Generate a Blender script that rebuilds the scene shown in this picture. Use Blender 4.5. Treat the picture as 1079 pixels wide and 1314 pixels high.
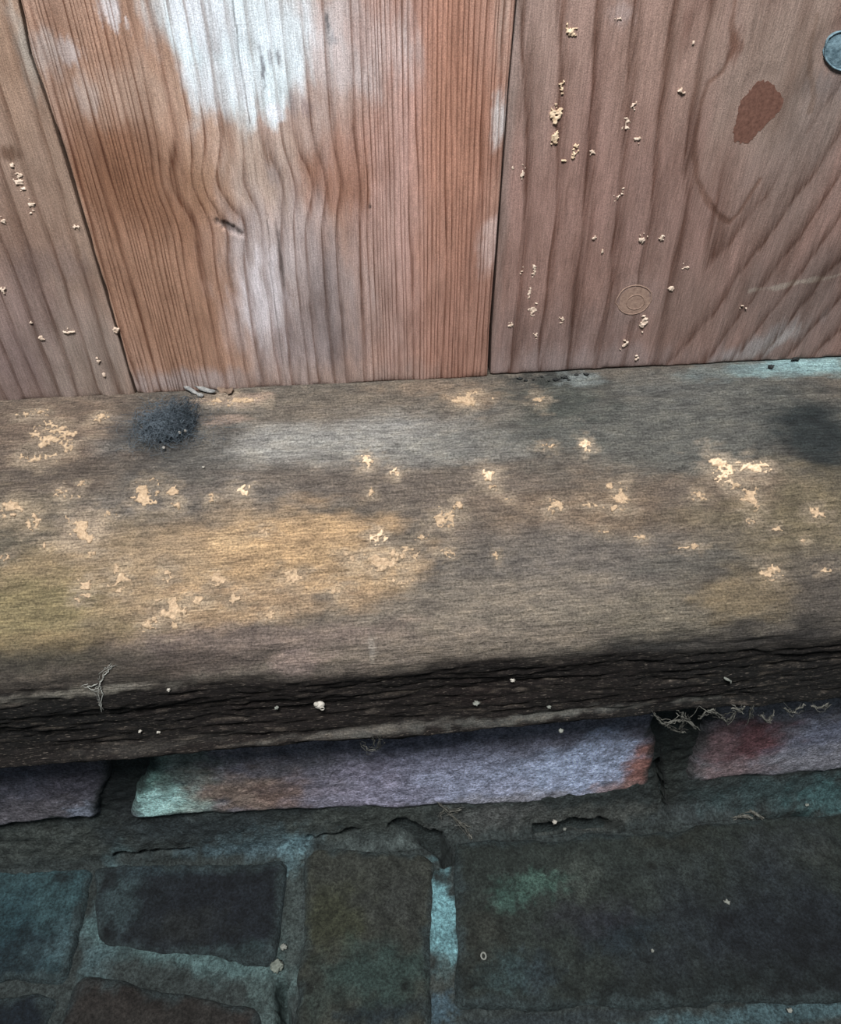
import bpy, math, random
import numpy as np
from mathutils import Vector, Matrix

# ------------------------------------------------------------------ clear
for o in list(bpy.data.objects):
    bpy.data.objects.remove(o)
scene = bpy.context.scene
COL = scene.collection
rng = random.Random(7)

# ------------------------------------------------------------------ camera
# A phone held about 0.3 m from the wall, looking 41 degrees down at its foot.
W, H, F = 1079.0, 1314.0, 950.0
PITCH, YAW = math.radians(41.0), math.radians(5.5)
CAM = np.array([-0.0252, -0.260, 0.157])
FWD = np.array([math.sin(YAW)*math.cos(PITCH), math.cos(YAW)*math.cos(PITCH), -math.sin(PITCH)])
UPV = np.array([math.sin(YAW)*math.sin(PITCH), math.cos(YAW)*math.sin(PITCH), math.cos(PITCH)])
RGT = np.array([math.cos(YAW), -math.sin(YAW), 0.0])
cam_d = bpy.data.cameras.new('camera')
cam = bpy.data.objects.new('camera', cam_d)
COL.objects.link(cam)
cam_d.sensor_fit = 'VERTICAL'
cam_d.sensor_height = 36.0
cam_d.sensor_width = 36.0
cam_d.lens = F/H*36.0
cam_d.clip_start = 0.01
R = Matrix((RGT, UPV, -FWD)).transposed().to_4x4()
cam.matrix_world = Matrix.Translation(Vector(CAM)) @ R
scene.camera = cam

# ------------------------------------------------------------------ world, light, exposure
world = bpy.data.worlds.new('world')
scene.world = world
world.use_nodes = True
wn = world.node_tree.nodes
wn['Background'].inputs[0].default_value = (0.80, 0.92, 1.0, 1)
wn['Background'].inputs[1].default_value = 0.11

def area_light(name, loc, target, size, power, color):
    d = bpy.data.lights.new(name, 'AREA')
    d.shape = 'RECTANGLE'
    d.size, d.size_y = size
    d.energy = power
    d.color = color
    o = bpy.data.objects.new(name, d)
    COL.objects.link(o)
    o.location = loc
    o.rotation_euler = (Vector(target)-Vector(loc)).to_track_quat('-Z', 'Y').to_euler()
    return o
# daylight from a window high up, behind and to the left of the photographer
area_light('window_daylight', (-0.12, -0.43, 0.86), (0.0, -0.03, 0.0), (0.34, 0.24), 16.0, (1.0, 0.985, 0.96))

scene.view_settings.view_transform = 'Standard'
scene.view_settings.look = 'None'
scene.view_settings.gamma = 1.0
scene.view_settings.use_curve_mapping = False
scene.view_settings.exposure = 0.2

# ------------------------------------------------------------------ numeric helpers
def hash2(ix, iy, seed):
    n = (ix.astype(np.int64)*374761393 + iy.astype(np.int64)*668265263 + seed*974634211) & 0xffffffff
    n = ((n ^ (n >> 13))*1274126177) & 0xffffffff
    n = n ^ (n >> 16)
    return (n & 0xffffff)/float(0xffffff)

def vnoise(x, y, seed=0):
    x = np.asarray(x, float); y = np.asarray(y, float)
    ix = np.floor(x); iy = np.floor(y)
    fx = x-ix; fy = y-iy
    fx = fx*fx*fx*(fx*(fx*6-15)+10); fy = fy*fy*fy*(fy*(fy*6-15)+10)
    a = hash2(ix, iy, seed); b = hash2(ix+1, iy, seed)
    c = hash2(ix, iy+1, seed); d = hash2(ix+1, iy+1, seed)
    return ((a*(1-fx)+b*fx)*(1-fy)+(c*(1-fx)+d*fx)*fy)*2-1

def fbm(x, y, octs=4, seed=0, gain=0.55):
    s = 0; a = 1.0; t = 0
    for k in range(octs):
        s = s+a*vnoise(x*2**k+k*17.3, y*2**k-k*9.1, seed+k); t += a; a *= gain
    return s/t*1.6

def sstep(a, b, x):
    t = np.clip((x-a)/(b-a), 0, 1)
    return t*t*(3-2*t)

def lin(c):
    c = np.asarray(c, float)/255.0
    return np.where(c <= 0.04045, c/12.92, ((c+0.055)/1.055)**2.4)

# ------------------------------------------------------------------ surfaces: profiles in (y, z) extruded along x
def ray(px, py):
    return FWD+RGT*((px-W/2)/F)+UPV*((H/2-py)/F)

class Profile:
    """A surface extruded along x; a point on it is (x, s), s = length along the profile in metres."""
    def __init__(self, pts):
        self.p = np.array(pts, float)
        d = np.diff(self.p, axis=0)
        self.l = np.hypot(d[:, 0], d[:, 1])
        self.s = np.concatenate([[0], np.cumsum(self.l)])
    def at(self, s):
        return np.interp(s, self.s, self.p[:, 0]), np.interp(s, self.s, self.p[:, 1])
    def normal(self, s):
        e = 0.0016
        y0, z0 = self.at(np.clip(s-e, 0, self.s[-1])); y1, z1 = self.at(np.clip(s+e, 0, self.s[-1]))
        ty, tz = y1-y0, z1-z0
        n = np.hypot(ty, tz)+1e-12
        return tz/n, -ty/n
    def pix(self, px, py):
        d = ray(px, py)
        best = None
        for i in range(len(self.l)):
            a, b = self.p[i], self.p[i+1]
            m = np.array([[d[1], -(b[0]-a[0])], [d[2], -(b[1]-a[1])]])
            if abs(np.linalg.det(m)) < 1e-12: continue
            t, u = np.linalg.solve(m, [a[0]-CAM[1], a[1]-CAM[2]])
            lo = -50 if i == 0 else -1e-6
            hi = 50 if i == len(self.l)-1 else 1+1e-6
            if t > 0 and lo <= u <= hi and (best is None or t < best[0]):
                best = (t, self.s[i]+u*self.l[i])
        if best is None:        # grazes past an edge: the nearest point of the profile
            v = self.p-CAM[1:]
            t = (v @ d[1:])/(d[1:] @ d[1:])
            k = int(np.argmin(np.hypot(*(v-t[:, None]*d[1:]).T)))
            best = (t[k], self.s[k])
        t, s = best
        return CAM[0]+t*d[0], s, t
    def M(self, x, s, h):
        y, z = self.at(s); ny, nz = self.normal(s)
        # straight continuation past both ends
        ds = np.maximum(s-self.s[-1], 0); e = (self.p[-1]-self.p[-2])/self.l[-1]
        d0 = np.maximum(-s, 0); e0 = (self.p[1]-self.p[0])/self.l[0]
        y = y+ds*e[0]-d0*e0[0]; z = z+ds*e[1]-d0*e0[1]
        return np.stack([x+0*s, y+ny*h, z+nz*h], -1)

# board wall: front plane y = 0, s runs downwards (s = 0 at z = 0.70, s = 0.70 at the foot)
BOARD = Profile([(0, 0.70), (0, -0.02)])
# the beam: a nearly flat, slightly rounded top, a rounded nose, a front face with a small lip
def beam_profile():
    pts = [(0.0, 0.0005)]
    for k in range(1, 25):
        t = k/24.0
        y = -0.095*t
        z = -0.036*t+0.0065*math.sin(math.pi*t)*(1-0.2*t)
        pts.append((y, z))
    y0, z0 = pts[-1]
    for k in range(1, 13):
        a = math.radians(24+k*(88-24)/12.0)
        y0 -= 0.00175*math.cos(a); z0 -= 0.00175*math.sin(a)
        pts.append((y0, z0))
    n = 12
    for k in range(1, n+1):
        t = k/n
        pts.append((y0+0.0012*math.sin(math.pi*min(t*1.15, 1))-0.0006*t, z0-0.0270*t))
    y1, z1 = pts[-1]
    pts += [(y1-0.0016, z1-0.0012), (y1-0.0024, z1-0.0030), (y1-0.0016, z1-0.0046), (y1+0.0020, z1-0.0056), (y1+0.0090, z1-0.0062)]
    return pts
BP = beam_profile()
BEAM = Profile(BP)
BEAM_BOTTOM = BP[-1][1]
FACE_Y = -0.0910
FLOOR_Z = -0.190
BRICK = Profile([(FACE_Y, BEAM_BOTTOM+0.02), (FACE_Y, -0.30)])
FLOOR = Profile([(-0.05, FLOOR_Z), (-0.60, FLOOR_Z)])
# mortar: wall joint, rounded fillet at the foot, bed between the floor bricks
MORTAR = Profile([(FACE_Y+0.0016, BEAM_BOTTOM-0.0005), (FACE_Y+0.0016, -0.158), (FACE_Y+0.0006, -0.165), (FACE_Y-0.0008, -0.172),
                  (FACE_Y-0.0026, -0.1800), (FACE_Y-0.0044, -0.1862), (FACE_Y-0.0070, -0.1898), (FACE_Y-0.0110, FLOOR_Z-0.0010),
                  (FACE_Y-0.03, FLOOR_Z-0.0012), (-0.60, FLOOR_Z-0.0012)])
# each surface: how far irregular stains stretch along x and s, and its overall tone (chroma, level, tint)
BOARD.aniso, BEAM.aniso = (1.5, 0.42), (0.6, 1.35)
for _p in (BRICK, FLOOR, MORTAR): _p.aniso = (1.0, 1.0)
BOARD.tone = (0.60, 1.12, (1.0, 0.995, 1.02))
BEAM.tone = (0.60, 1.05, (1.0, 1.0, 0.99))
BRICK.tone = (0.72, 1.25, (0.95, 1.0, 1.05))
FLOOR.tone = (0.95, 0.65, (0.95, 1.0, 1.03))
MORTAR.tone = (0.90, 0.86, (0.96, 1.0, 1.03))

# ------------------------------------------------------------------ stains: irregular blobs in surface coordinates
def blob(prof, X, S, px, py, rx, ry, seed=0, soft=0.35, rag=0.35, ang=0.0, nscale=None):
    x, s, t = prof.pix(px, py)
    x2, s2, _ = prof.pix(px, py+4)
    ax = rx*t/F
    ay = ry*abs(s2-s)/4.0
    dx, dy = X-x, S-s
    if ang:
        c, sn = math.cos(ang), math.sin(ang)
        dx, dy = c*dx+sn*dy, -sn*dx+c*dy
    d = np.sqrt((dx/ax)**2+(dy/ay)**2)
    k = nscale or 2.2/math.sqrt(ax*ay)
    ka, kb = prof.aniso
    d = d+rag*fbm(X*k*ka+seed*3.1, S*k*kb-seed*1.7, 4, 100+seed)
    return 1-sstep(1-soft, 1+soft, d)

def paint(prof, X, S, base, blobs, gain=1.0):
    chroma, level, tnt = prof.tone
    def lin_t(c):
        c = np.asarray(c, float); g = c @ np.array([0.30, 0.59, 0.11])
        return lin(np.clip((g+(c-g)*chroma)*level*np.array(tnt), 0, 252))
    C = np.empty(X.shape+(3,)); C[:] = lin_t(base)
    for i, b in enumerate(blobs):
        px, py, rx, ry, col = b[:5]
        op = b[5] if len(b) > 5 else 0.8
        soft = b[6] if len(b) > 6 else 0.6
        rag = b[7] if len(b) > 7 else 0.35
        ang = b[8] if len(b) > 8 else 0.0
        m = (blob(prof, X, S, px, py, rx, ry, i*7+3, soft, rag, ang)*op)[..., None]
        C = C*(1-m)+lin_t(col)*m
    return C*gain

def polyline_px(prof, pts):
    return np.array([prof.pix(*p)[:2] for p in pts])

def dist_poly(X, S, pts):
    best = np.full(X.shape, 1e9)
    for a, b in zip(pts[:-1], pts[1:]):
        ab = b-a; L2 = (ab**2).sum()
        t = np.clip(((X-a[0])*ab[0]+(S-a[1])*ab[1])/L2, 0, 1)
        best = np.minimum(best, np.hypot(X-a[0]-t*ab[0], S-a[1]-t*ab[1]))
    return best

# ------------------------------------------------------------------ materials
def new_mat(name):
    m = bpy.data.materials.new(name)
    m.use_nodes = True
    nt = m.node_tree
    b = nt.nodes['Principled BSDF']
    return m, nt, b

def N(nt, typ, **kw):
    n = nt.nodes.new(typ)
    for k, v in kw.items():
        if k == 'inp':
            for i, val in v.items(): n.inputs[i].default_value = val
        else:
            setattr(n, k, v)
    return n

def mix_mul(nt, a, b, fac=1.0):
    n = N(nt, 'ShaderNodeMix', data_type='RGBA', blend_type='MULTIPLY')
    n.inputs[0].default_value = fac
    nt.links.new(a, n.inputs[6]); nt.links.new(b, n.inputs[7])
    return n.outputs[2]

def ramp(nt, src, stops):
    r = N(nt, 'ShaderNodeValToRGB')
    e = r.color_ramp.elements
    while len(e) < len(stops): e.new(0.5)
    for i, (p, v) in enumerate(stops):
        e[i].position = p
        e[i].color = (v, v, v, 1) if not isinstance(v, tuple) else v+(1,)
    nt.links.new(src, r.inputs[0])
    return r.outputs[0]

def noise(nt, vec, scale, detail=4, rough=0.6, dist=0.0):
    n = N(nt, 'ShaderNodeTexNoise', noise_dimensions='3D')
    n.inputs['Scale'].default_value = scale
    n.inputs['Detail'].default_value = detail
    n.inputs['Roughness'].default_value = rough
    n.inputs['Distortion'].default_value = dist
    nt.links.new(vec, n.inputs['Vector'])
    return n.outputs['Fac']

def mapping(nt, vec, sc):
    m = N(nt, 'ShaderNodeMapping')
    m.inputs['Scale'].default_value = sc
    nt.links.new(vec, m.inputs['Vector'])
    return m.outputs['Vector']

def math_n(nt, op, a, b=None, v=0.0):
    n = N(nt, 'ShaderNodeMath', operation=op)
    nt.links.new(a, n.inputs[0])
    if b is not None: nt.links.new(b, n.inputs[1])
    else: n.inputs[1].default_value = v
    return n.outputs[0]

def surface_material(name, kind):
    """Colour attribute 'tint' (stains of the piece itself), 'st' = surface coordinates in mm, 'ring' = growth ring count."""
    m, nt, b = new_mat(name)
    L = nt.links
    tint = N(nt, 'ShaderNodeAttribute', attribute_name='tint').outputs['Color']
    st = N(nt, 'ShaderNodeAttribute', attribute_name='st').outputs['Vector']
    bump = N(nt, 'ShaderNodeBump')
    b.inputs['Roughness'].default_value = 0.85
    b.inputs['Specular IOR Level'].default_value = 0.25
    if kind == 'board':
        ringa = N(nt, 'ShaderNodeAttribute', attribute_name='ring').outputs['Fac']
        gsa = N(nt, 'ShaderNodeAttribute', attribute_name='ring_strength').outputs['Fac']
        wob = noise(nt, mapping(nt, st, (0.16, 0.02, 1)), 1.0, 3)
        g = math_n(nt, 'ADD', ringa, math_n(nt, 'MULTIPLY', wob, v=0.6))
        fr = math_n(nt, 'FRACT', g)
        rr = ramp(nt, fr, [(0.0, 0.86), (0.30, 1.0), (0.62, 0.80), (0.90, 0.0), (1.0, 0.86)])
        broken = ramp(nt, noise(nt, mapping(nt, st, (0.75, 0.03, 1)), 1.0, 4), [(0.36, 0.42), (0.58, 1.0)])
        fac = math_n(nt, 'MULTIPLY', gsa, broken)
        mx = N(nt, 'ShaderNodeMix', data_type='RGBA')
        L.new(fac, mx.inputs[0])
        mx.inputs[6].default_value = (1, 1, 1, 1)
        hue = N(nt, 'ShaderNodeGamma'); L.new(rr, hue.inputs[0])
        # late wood is darker and redder
        red = N(nt, 'ShaderNodeMix', data_type='RGBA', blend_type='MIX')
        L.new(rr, red.inputs[0])
        red.inputs[6].default_value = (0.30, 0.20, 0.155, 1); red.inputs[7].default_value = (1.04, 1.04, 1.04, 1)
        L.new(red.outputs[2], mx.inputs[7])
        c = mix_mul(nt, tint, mx.outputs[2])
        fib = noise(nt, mapping(nt, st, (3.2, 0.13, 1)), 1.0, 5, 0.65)
        c = mix_mul(nt, c, ramp(nt, fib, [(0.36, 0.80), (0.5, 1.0), (0.64, 1.18)]))
        spk = noise(nt, st, 2.6, 3, 0.7)
        c = mix_mul(nt, c, ramp(nt, spk, [(0.38, 0.78), (0.5, 1.0), (0.62, 1.22)]))
        mott = noise(nt, mapping(nt, st, (0.11, 0.035, 1)), 1.0, 4, 0.6)
        c = mix_mul(nt, c, ramp(nt, mott, [(0.28, (0.74, 0.70, 0.68)), (0.5, (1.0, 1.0, 1.0)), (0.72, (1.20, 1.20, 1.22))]))
        hsum = math_n(nt, 'ADD', math_n(nt, 'MULTIPLY', math_n(nt, 'MULTIPLY', rr, fac), v=0.30), math_n(nt, 'MULTIPLY', fib, v=0.35))
        hsum = math_n(nt, 'ADD', hsum, math_n(nt, 'MULTIPLY', spk, v=0.25))
        bump.inputs['Strength'].default_value = 0.7; bump.inputs['Distance'].default_value = 0.0009
    elif kind == 'beam':
        fib = noise(nt, mapping(nt, st, (0.22, 1.5, 1)), 1.0, 6, 0.72)
        c = mix_mul(nt, tint, ramp(nt, fib, [(0.36, 0.62), (0.5, 1.0), (0.64, 1.36)]))
        streak = noise(nt, mapping(nt, st, (0.035, 0.9, 1)), 1.0, 4, 0.6)
        c = mix_mul(nt, c, ramp(nt, streak, [(0.28, 0.72), (0.5, 1.0), (0.74, 1.26)]))
        spk = noise(nt, st, 1.2, 5, 0.78)
        c = mix_mul(nt, c, ramp(nt, spk, [(0.38, 0.55), (0.5, 1.0), (0.62, 1.42)]))
        mott = noise(nt, mapping(nt, st, (0.10, 0.20, 1)), 1.0, 5, 0.65)
        c = mix_mul(nt, c, ramp(nt, mott, [(0.34, (0.70, 0.70, 0.72)), (0.5, (1.0, 1.0, 1.0)), (0.66, (1.28, 1.25, 1.20))]))
        crk = ramp(nt, noise(nt, mapping(nt, st, (0.30, 1.7, 1)), 1.0, 3, 0.55), [(0.30, 0.35), (0.36, 1.0)])
        c = mix_mul(nt, c, crk)
        fr_ = N(nt, 'ShaderNodeAttribute', attribute_name='front').outputs['Fac']
        flk = ramp(nt, noise(nt, mapping(nt, st, (0.42, 2.6, 1)), 1.0, 3, 0.6), [(0.585, 0.0), (0.68, 0.75)])
        fm_ = N(nt, 'ShaderNodeMix', data_type='RGBA')
        L.new(math_n(nt, 'MULTIPLY', fr_, flk), fm_.inputs[0]); L.new(c, fm_.inputs[6])
        fm_.inputs[7].default_value = tuple(lin((112, 104, 96)))+(1,)
        c = fm_.outputs[2]
        hsum = math_n(nt, 'ADD', math_n(nt, 'MULTIPLY', fib, v=0.9), math_n(nt, 'MULTIPLY', spk, v=0.5))
        bump.inputs['Strength'].default_value = 0.85; bump.inputs['Distance'].default_value = 0.0016
        b.inputs['Roughness'].default_value = 0.9
    else:
        big = noise(nt, st, 0.16, 5, 0.65)
        c = mix_mul(nt, tint, ramp(nt, big, [(0.36, 0.66), (0.5, 1.0), (0.64, 1.36)]))
        spk = noise(nt, st, 0.85, 5, 0.78)
        c = mix_mul(nt, c, ramp(nt, spk, [(0.36, 0.42), (0.5, 1.0), (0.63, 1.7)]))
        v = N(nt, 'ShaderNodeTexVoronoi'); v.inputs['Scale'].default_value = 0.55
        L.new(st, v.inputs['Vector'])
        pit = ramp(nt, v.outputs['Distance'], [(0.05, 0.45), (0.16, 1.0)])
        c = mix_mul(nt, c, pit, 0.6)
        gr = noise(nt, st, 0.7, 2, 0.5)
        hsum = math_n(nt, 'ADD', math_n(nt, 'MULTIPLY', spk, v=0.7), math_n(nt, 'MULTIPLY', big, v=0.8))
        hsum = math_n(nt, 'ADD', hsum, math_n(nt, 'MULTIPLY', gr, v=0.4))
        bump.inputs['Strength'].default_value = 0.9; bump.inputs['Distance'].default_value = 0.0020
        b.inputs['Roughness'].default_value = 0.88 if kind == 'brick' else 0.8
    L.new(hsum, bump.inputs['Height'])
    L.new(bump.outputs[0], b.inputs['Normal'])
    L.new(c, b.inputs['Base Color'])
    return m

def plain_material(name, col, col2=None, scale=900.0, rough=0.9, bump=0.7):
    m, nt, b = new_mat(name)
    tc = N(nt, 'ShaderNodeTexCoord').outputs['Object']
    n = noise(nt, tc, scale, 4, 0.7)
    c2 = col2 or tuple(min(1, v*1.6) for v in col)
    r = ramp(nt, n, [(0.3, tuple(col)), (0.7, tuple(c2))])
    nt.links.new(r, b.inputs['Base Color'])
    bp = N(nt, 'ShaderNodeBump'); bp.inputs['Distance'].default_value = 0.0006; bp.inputs['Strength'].default_value = bump
    nt.links.new(n, bp.inputs['Height']); nt.links.new(bp.outputs[0], b.inputs['Normal'])
    b.inputs['Roughness'].default_value = rough
    b.inputs['Specular IOR Level'].default_value = 0.2
    return m

M_BOARD = surface_material('weathered_softwood', 'board')
M_BEAM = surface_material('dirty_old_timber', 'beam')
M_BRICK = surface_material('old_brick', 'brick')
M_MORTAR = surface_material('damp_mortar', 'mortar')
M_CRUST = plain_material('buff_wood_dust', tuple(lin((182, 156, 128))), tuple(lin((236, 214, 186))), 700)
M_CRUSTP = plain_material('pale_powder', tuple(lin((172, 150, 132))), tuple(lin((228, 210, 194))), 700)
M_SILVER = plain_material('pale_cobweb_silk', tuple(lin((120, 122, 118))), tuple(lin((168, 170, 165))), 500)
M_WEB = plain_material('dusty_cobweb_silk', tuple(lin((62, 62, 58))), tuple(lin((112, 112, 106))), 500)
M_DUST = plain_material('blue_grey_fluff', tuple(lin((62, 70, 78))), tuple(lin((108, 120, 130))), 400)
M_DARKFLUFF = plain_material('charcoal_fluff', tuple(lin((30, 36, 42))), tuple(lin((62, 72, 80))), 400)
M_GRIT = plain_material('pale_grit', tuple(lin((138, 134, 126))), tuple(lin((196, 192, 184))), 600)
M_GRITD = plain_material('dull_grit', tuple(lin((92, 95, 90))), tuple(lin((140, 143, 137))), 500)
M_SPLINTER = plain_material('grey_splinter', tuple(lin((92, 94, 96))), tuple(lin((156, 156, 154))), 600)
M_BLACKBIT = plain_material('dark_debris', tuple(lin((26, 28, 30))), tuple(lin((58, 60, 60))), 600)
M_KNOT = plain_material('resinous_knot', tuple(lin((84, 58, 50))), tuple(lin((118, 86, 75))), 700, 0.9, 0.15)
M_KNOTP = plain_material('pale_knot', tuple(lin((122, 100, 90))), tuple(lin((158, 134, 120))), 700, 0.9, 0.3)
M_NAIL = plain_material('blue_corroded_metal', tuple(lin((58, 78, 88))), tuple(lin((128, 154, 166))), 420, 0.6)
M_BACK = plain_material('dark_backing', (0.02, 0.017, 0.015), (0.04, 0.035, 0.03), 60)

# ------------------------------------------------------------------ mesh helpers
def tag(o, label=None, cat=None, group=None, kind=None):
    if label: o['label'] = label
    if cat: o['category'] = cat
    if group: o['group'] = group
    if kind: o['kind'] = kind
    return o

def link(name, me, mat, parent=None):
    o = bpy.data.objects.new(name, me)
    COL.objects.link(o)
    if mat: me.materials.append(mat)
    if parent: o.parent = parent
    return o

def grid_faces(nr, nc):
    i = np.arange(nr*nc).reshape(nr, nc)
    return np.stack([i[:-1, :-1], i[:-1, 1:], i[1:, 1:], i[1:, :-1]], -1).reshape(-1, 4)

def mesh_np(name, V, faces, attrs=None, smooth=True, n_smooth=None):
    """faces: list of quads (Nx4 array) plus optional list of ngons"""
    quads, extra = faces
    me = bpy.data.meshes.new(name)
    nq = len(quads)
    loops = quads.reshape(-1)
    starts = np.arange(nq)*4
    totals = np.full(nq, 4)
    for f in extra:
        starts = np.append(starts, len(loops)); totals = np.append(totals, len(f))
        loops = np.concatenate([loops, np.array(f)])
    me.vertices.add(len(V)); me.vertices.foreach_set('co', np.asarray(V, np.float32).reshape(-1))
    me.loops.add(len(loops)); me.loops.foreach_set('vertex_index', loops.astype(np.int32))
    me.polygons.add(len(starts))
    me.polygons.foreach_set('loop_start', starts.astype(np.int32))
    me.polygons.foreach_set('loop_total', totals.astype(np.int32))
    me.update(calc_edges=True)
    me.validate()
    if not smooth:
        me.polygons.foreach_set('use_smooth', np.zeros(len(me.polygons), bool))
    else:
        me.polygons.foreach_set('use_smooth', np.arange(len(me.polygons)) < (n_smooth if n_smooth is not None else len(me.polygons)))
    for k, (typ, arr) in (attrs or {}).items():
        a = me.attributes.new(k, typ, 'POINT')
        key = {'FLOAT': 'value', 'FLOAT_VECTOR': 'vector', 'FLOAT_COLOR': 'color'}[typ]
        a.data.foreach_set(key, np.asarray(arr, np.float32).reshape(-1))
    return me

def axis(lo, hi, vlo, vhi, fine, coarse):
    """coordinates from lo to hi: fine spacing inside vlo..vhi, coarse outside"""
    vlo, vhi = max(lo, vlo), min(hi, vhi)
    out = []
    if vlo > lo+1e-9:
        n = max(1, int(round((vlo-lo)/coarse))); out.append(np.linspace(lo, vlo, n, endpoint=False))
    n = max(2, int(round((vhi-vlo)/fine))); out.append(np.linspace(vlo, vhi, n+1))
    if hi > vhi+1e-9:
        n = max(1, int(round((hi-vhi)/coarse))); out.append(np.linspace(vhi, hi, n+1)[1:])
    return np.concatenate(out)

def sheet(name, prof, X, S, hfun, cfun, mat, thick, parent=None, extra=None, warp=None, xy=None):
    """A slab on a profile: displaced front grid (rows S, columns X) with side walls and a back."""
    nr, nc = X.shape
    Xw, Sw = xy if xy else (X, S)
    h = hfun(X, S)
    V = prof.M(Xw, Sw, h).reshape(-1, 3)
    Cc = cfun(X, S).reshape(-1, 3)
    idx = np.arange(nr*nc).reshape(nr, nc)
    loop = np.concatenate([idx[0, :], idx[1:, -1], idx[-1, -2::-1], idx[-2:0:-1, 0]])
    bx = Xw.reshape(-1)[loop]; bs = Sw.reshape(-1)[loop]
    B = prof.M(bx, bs, np.full(bx.shape, -thick))
    n0 = nr*nc; nb = len(loop)
    Vall = np.concatenate([V, B])
    q = grid_faces(nr, nc)
    j = np.arange(nb); jn = (j+1) % nb
    side = np.stack([loop[j], n0+j, n0+jn, loop[jn]], -1)
    back = list(n0+np.arange(nb))
    tint = np.ones((len(Vall), 4)); tint[:n0, :3] = np.clip(Cc, 0, 1); tint[n0:, :3] = np.clip(Cc, 0, 1)[loop]
    st = np.zeros((len(Vall), 3))
    st[:n0, 0] = Xw.reshape(-1)*1000; st[:n0, 1] = Sw.reshape(-1)*1000; st[:n0, 2] = h.reshape(-1)*1000
    st[n0:, 0] = bx*1000; st[n0:, 1] = bs*1000; st[n0:, 2] = -thick*1000
    attrs = {'tint': ('FLOAT_COLOR', tint), 'st': ('FLOAT_VECTOR', st)}
    for k, fn in (extra or {}).items():
        a = fn(X, S).reshape(-1)
        attrs[k] = ('FLOAT', np.concatenate([a, a[loop]]))
    # outward orientation: front normal must match +h
    q = q[:, ::-1]; side = side[:, ::-1]
    me = mesh_np(name, Vall, (np.concatenate([q, side]), [back]), attrs, True, len(q))
    o = link(name, me, mat, parent)
    return o

# =================================================================== BOARD WALL
# backing behind the boards (carries them), seen only through the gaps
def box_mesh(name, lo, hi):
    x0, y0, z0 = lo; x1, y1, z1 = hi
    V = np.array([(x0, y0, z0), (x1, y0, z0), (x1, y1, z0), (x0, y1, z0), (x0, y0, z1), (x1, y0, z1), (x1, y1, z1), (x0, y1, z1)])
    q = np.array([(0, 3, 2, 1), (4, 5, 6, 7), (0, 1, 5, 4), (1, 2, 6, 5), (2, 3, 7, 6), (3, 0, 4, 7)])
    return mesh_np(name, V, (q, []), smooth=False)
wall_back = link('wall_back', box_mesh('wall_back', (-0.46, 0.0235, 0.001), (0.52, 0.040, 0.66)), M_BACK)
tag(wall_back, 'wall of old reddish softwood planks standing on the beam', 'wall', kind='structure')

ZTOP = 0.62
S_FOOT = 0.70-0.0007        # planks end just above the beam
def bx(px, py): return BOARD.pix(px, py)[0]
# seams in x (metres) as the photograph shows them, top of frame and foot
seamL = ((bx(25, 0)), bx(174, 508))
seamR = ((bx(662, 0)), bx(631, 482))
seamL_pts = polyline_px(BOARD, [(25, 0), (40, 70), (68, 150), (100, 255), (128, 350), (158, 450), (176, 512)])
seamR_pts = polyline_px(BOARD, [(664, 0), (654, 110), (645, 230), (638, 330), (631, 425), (629, 484)])
def seam_x(pts, s):
    s0 = pts[:, 1]
    x = np.interp(s, s0, pts[:, 0])
    return x
BG = 1.0

def plank(name, x_left, x_right, ring, rstr, cfun, y_off=0.0, hfun=None, fine=True, seed=0):
    """x_left / x_right: functions of s"""
    ss = axis(0.70-ZTOP, S_FOOT, 0.70-0.155, S_FOOT, 0.00055 if fine else 0.003, 0.02)
    wid = float(np.mean(x_right(ss)-x_left(ss)))
    u = np.linspace(0, 1, int(wid/(0.00055 if fine else 0.003))+1)
    U, S = np.meshgrid(u, ss)
    xl, xr = x_left(S), x_right(S)
    X = xl+(xr-xl)*U
    def hf(X, S):
        e = np.minimum(X-x_left(S), x_right(S)-X)
        h = -0.0005*np.exp(-np.maximum(e, 0)/0.0006)+y_off
        h = h+0.00035*fbm(X*45, S*9, 3, 11+seed)+0.00010*fbm(X*900, S*60, 3, 12+seed)
        foot = np.exp(-(S_FOOT-S)/0.0012)
        h = h-0.0008*foot*(0.5+0.5*vnoise(X*260, S*30, 5))
        if hfun: h = hfun(X, S, h)
        return h
    return sheet(name, BOARD, X, S, hf, cfun, M_BOARD, 0.020-y_off*0, wall_back, {'ring': ring, 'ring_strength': rstr})

# --- middle plank -------------------------------------------------
kn = [BOARD.pix(278, 235), BOARD.pix(385, 238), BOARD.pix(180, 215)]
def mid_warp(X, S):
    """grain swerves round two hidden knots"""
    d = 0
    for (x, s, t), amp, wx, ws, sk in ((kn[0], 0.0042, 0.016, 0.009, 1), (kn[1], -0.0042, 0.016, 0.010, -1)):
        dx, dy = X-x, S-s
        d = d+amp*np.exp(-(dx/wx)**2-(dy/ws)**2)
    # lean of the grain below the swerve
    x0, s0, _ = kn[0]
    d = d-0.0018*np.exp(-((X-x0)/0.022)**2-((S-s0-0.015)/0.010)**2)
    return d
cx_mid = bx(340, 300)
def mid_ring(X, S):
    x = X+mid_warp(X, S)-cx_mid
    x = x+0.0009*vnoise(X*60, S*12, 4)
    # rings: wide in the heart of the plank, tight at both sides
    a = np.abs(x)
    edge = np.where(x < 0, 0.030, 0.034)
    n = np.where(a < edge, a/0.0052, edge/0.0052+(a-edge)/0.00165)
    # smooth the change of pitch
    blend = sstep(-0.008, 0.008, a-edge)
    n = (a/0.0052)*(1-blend)+(edge/0.0052+(a-edge)/0.00165)*blend
    n = n+(0.25+0.45*blend)*vnoise(X*170, S*5, 41)+0.5*vnoise(X*420, S*9, 42)*blend
    return np.where(x < 0, n, 97.3-n)
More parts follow.
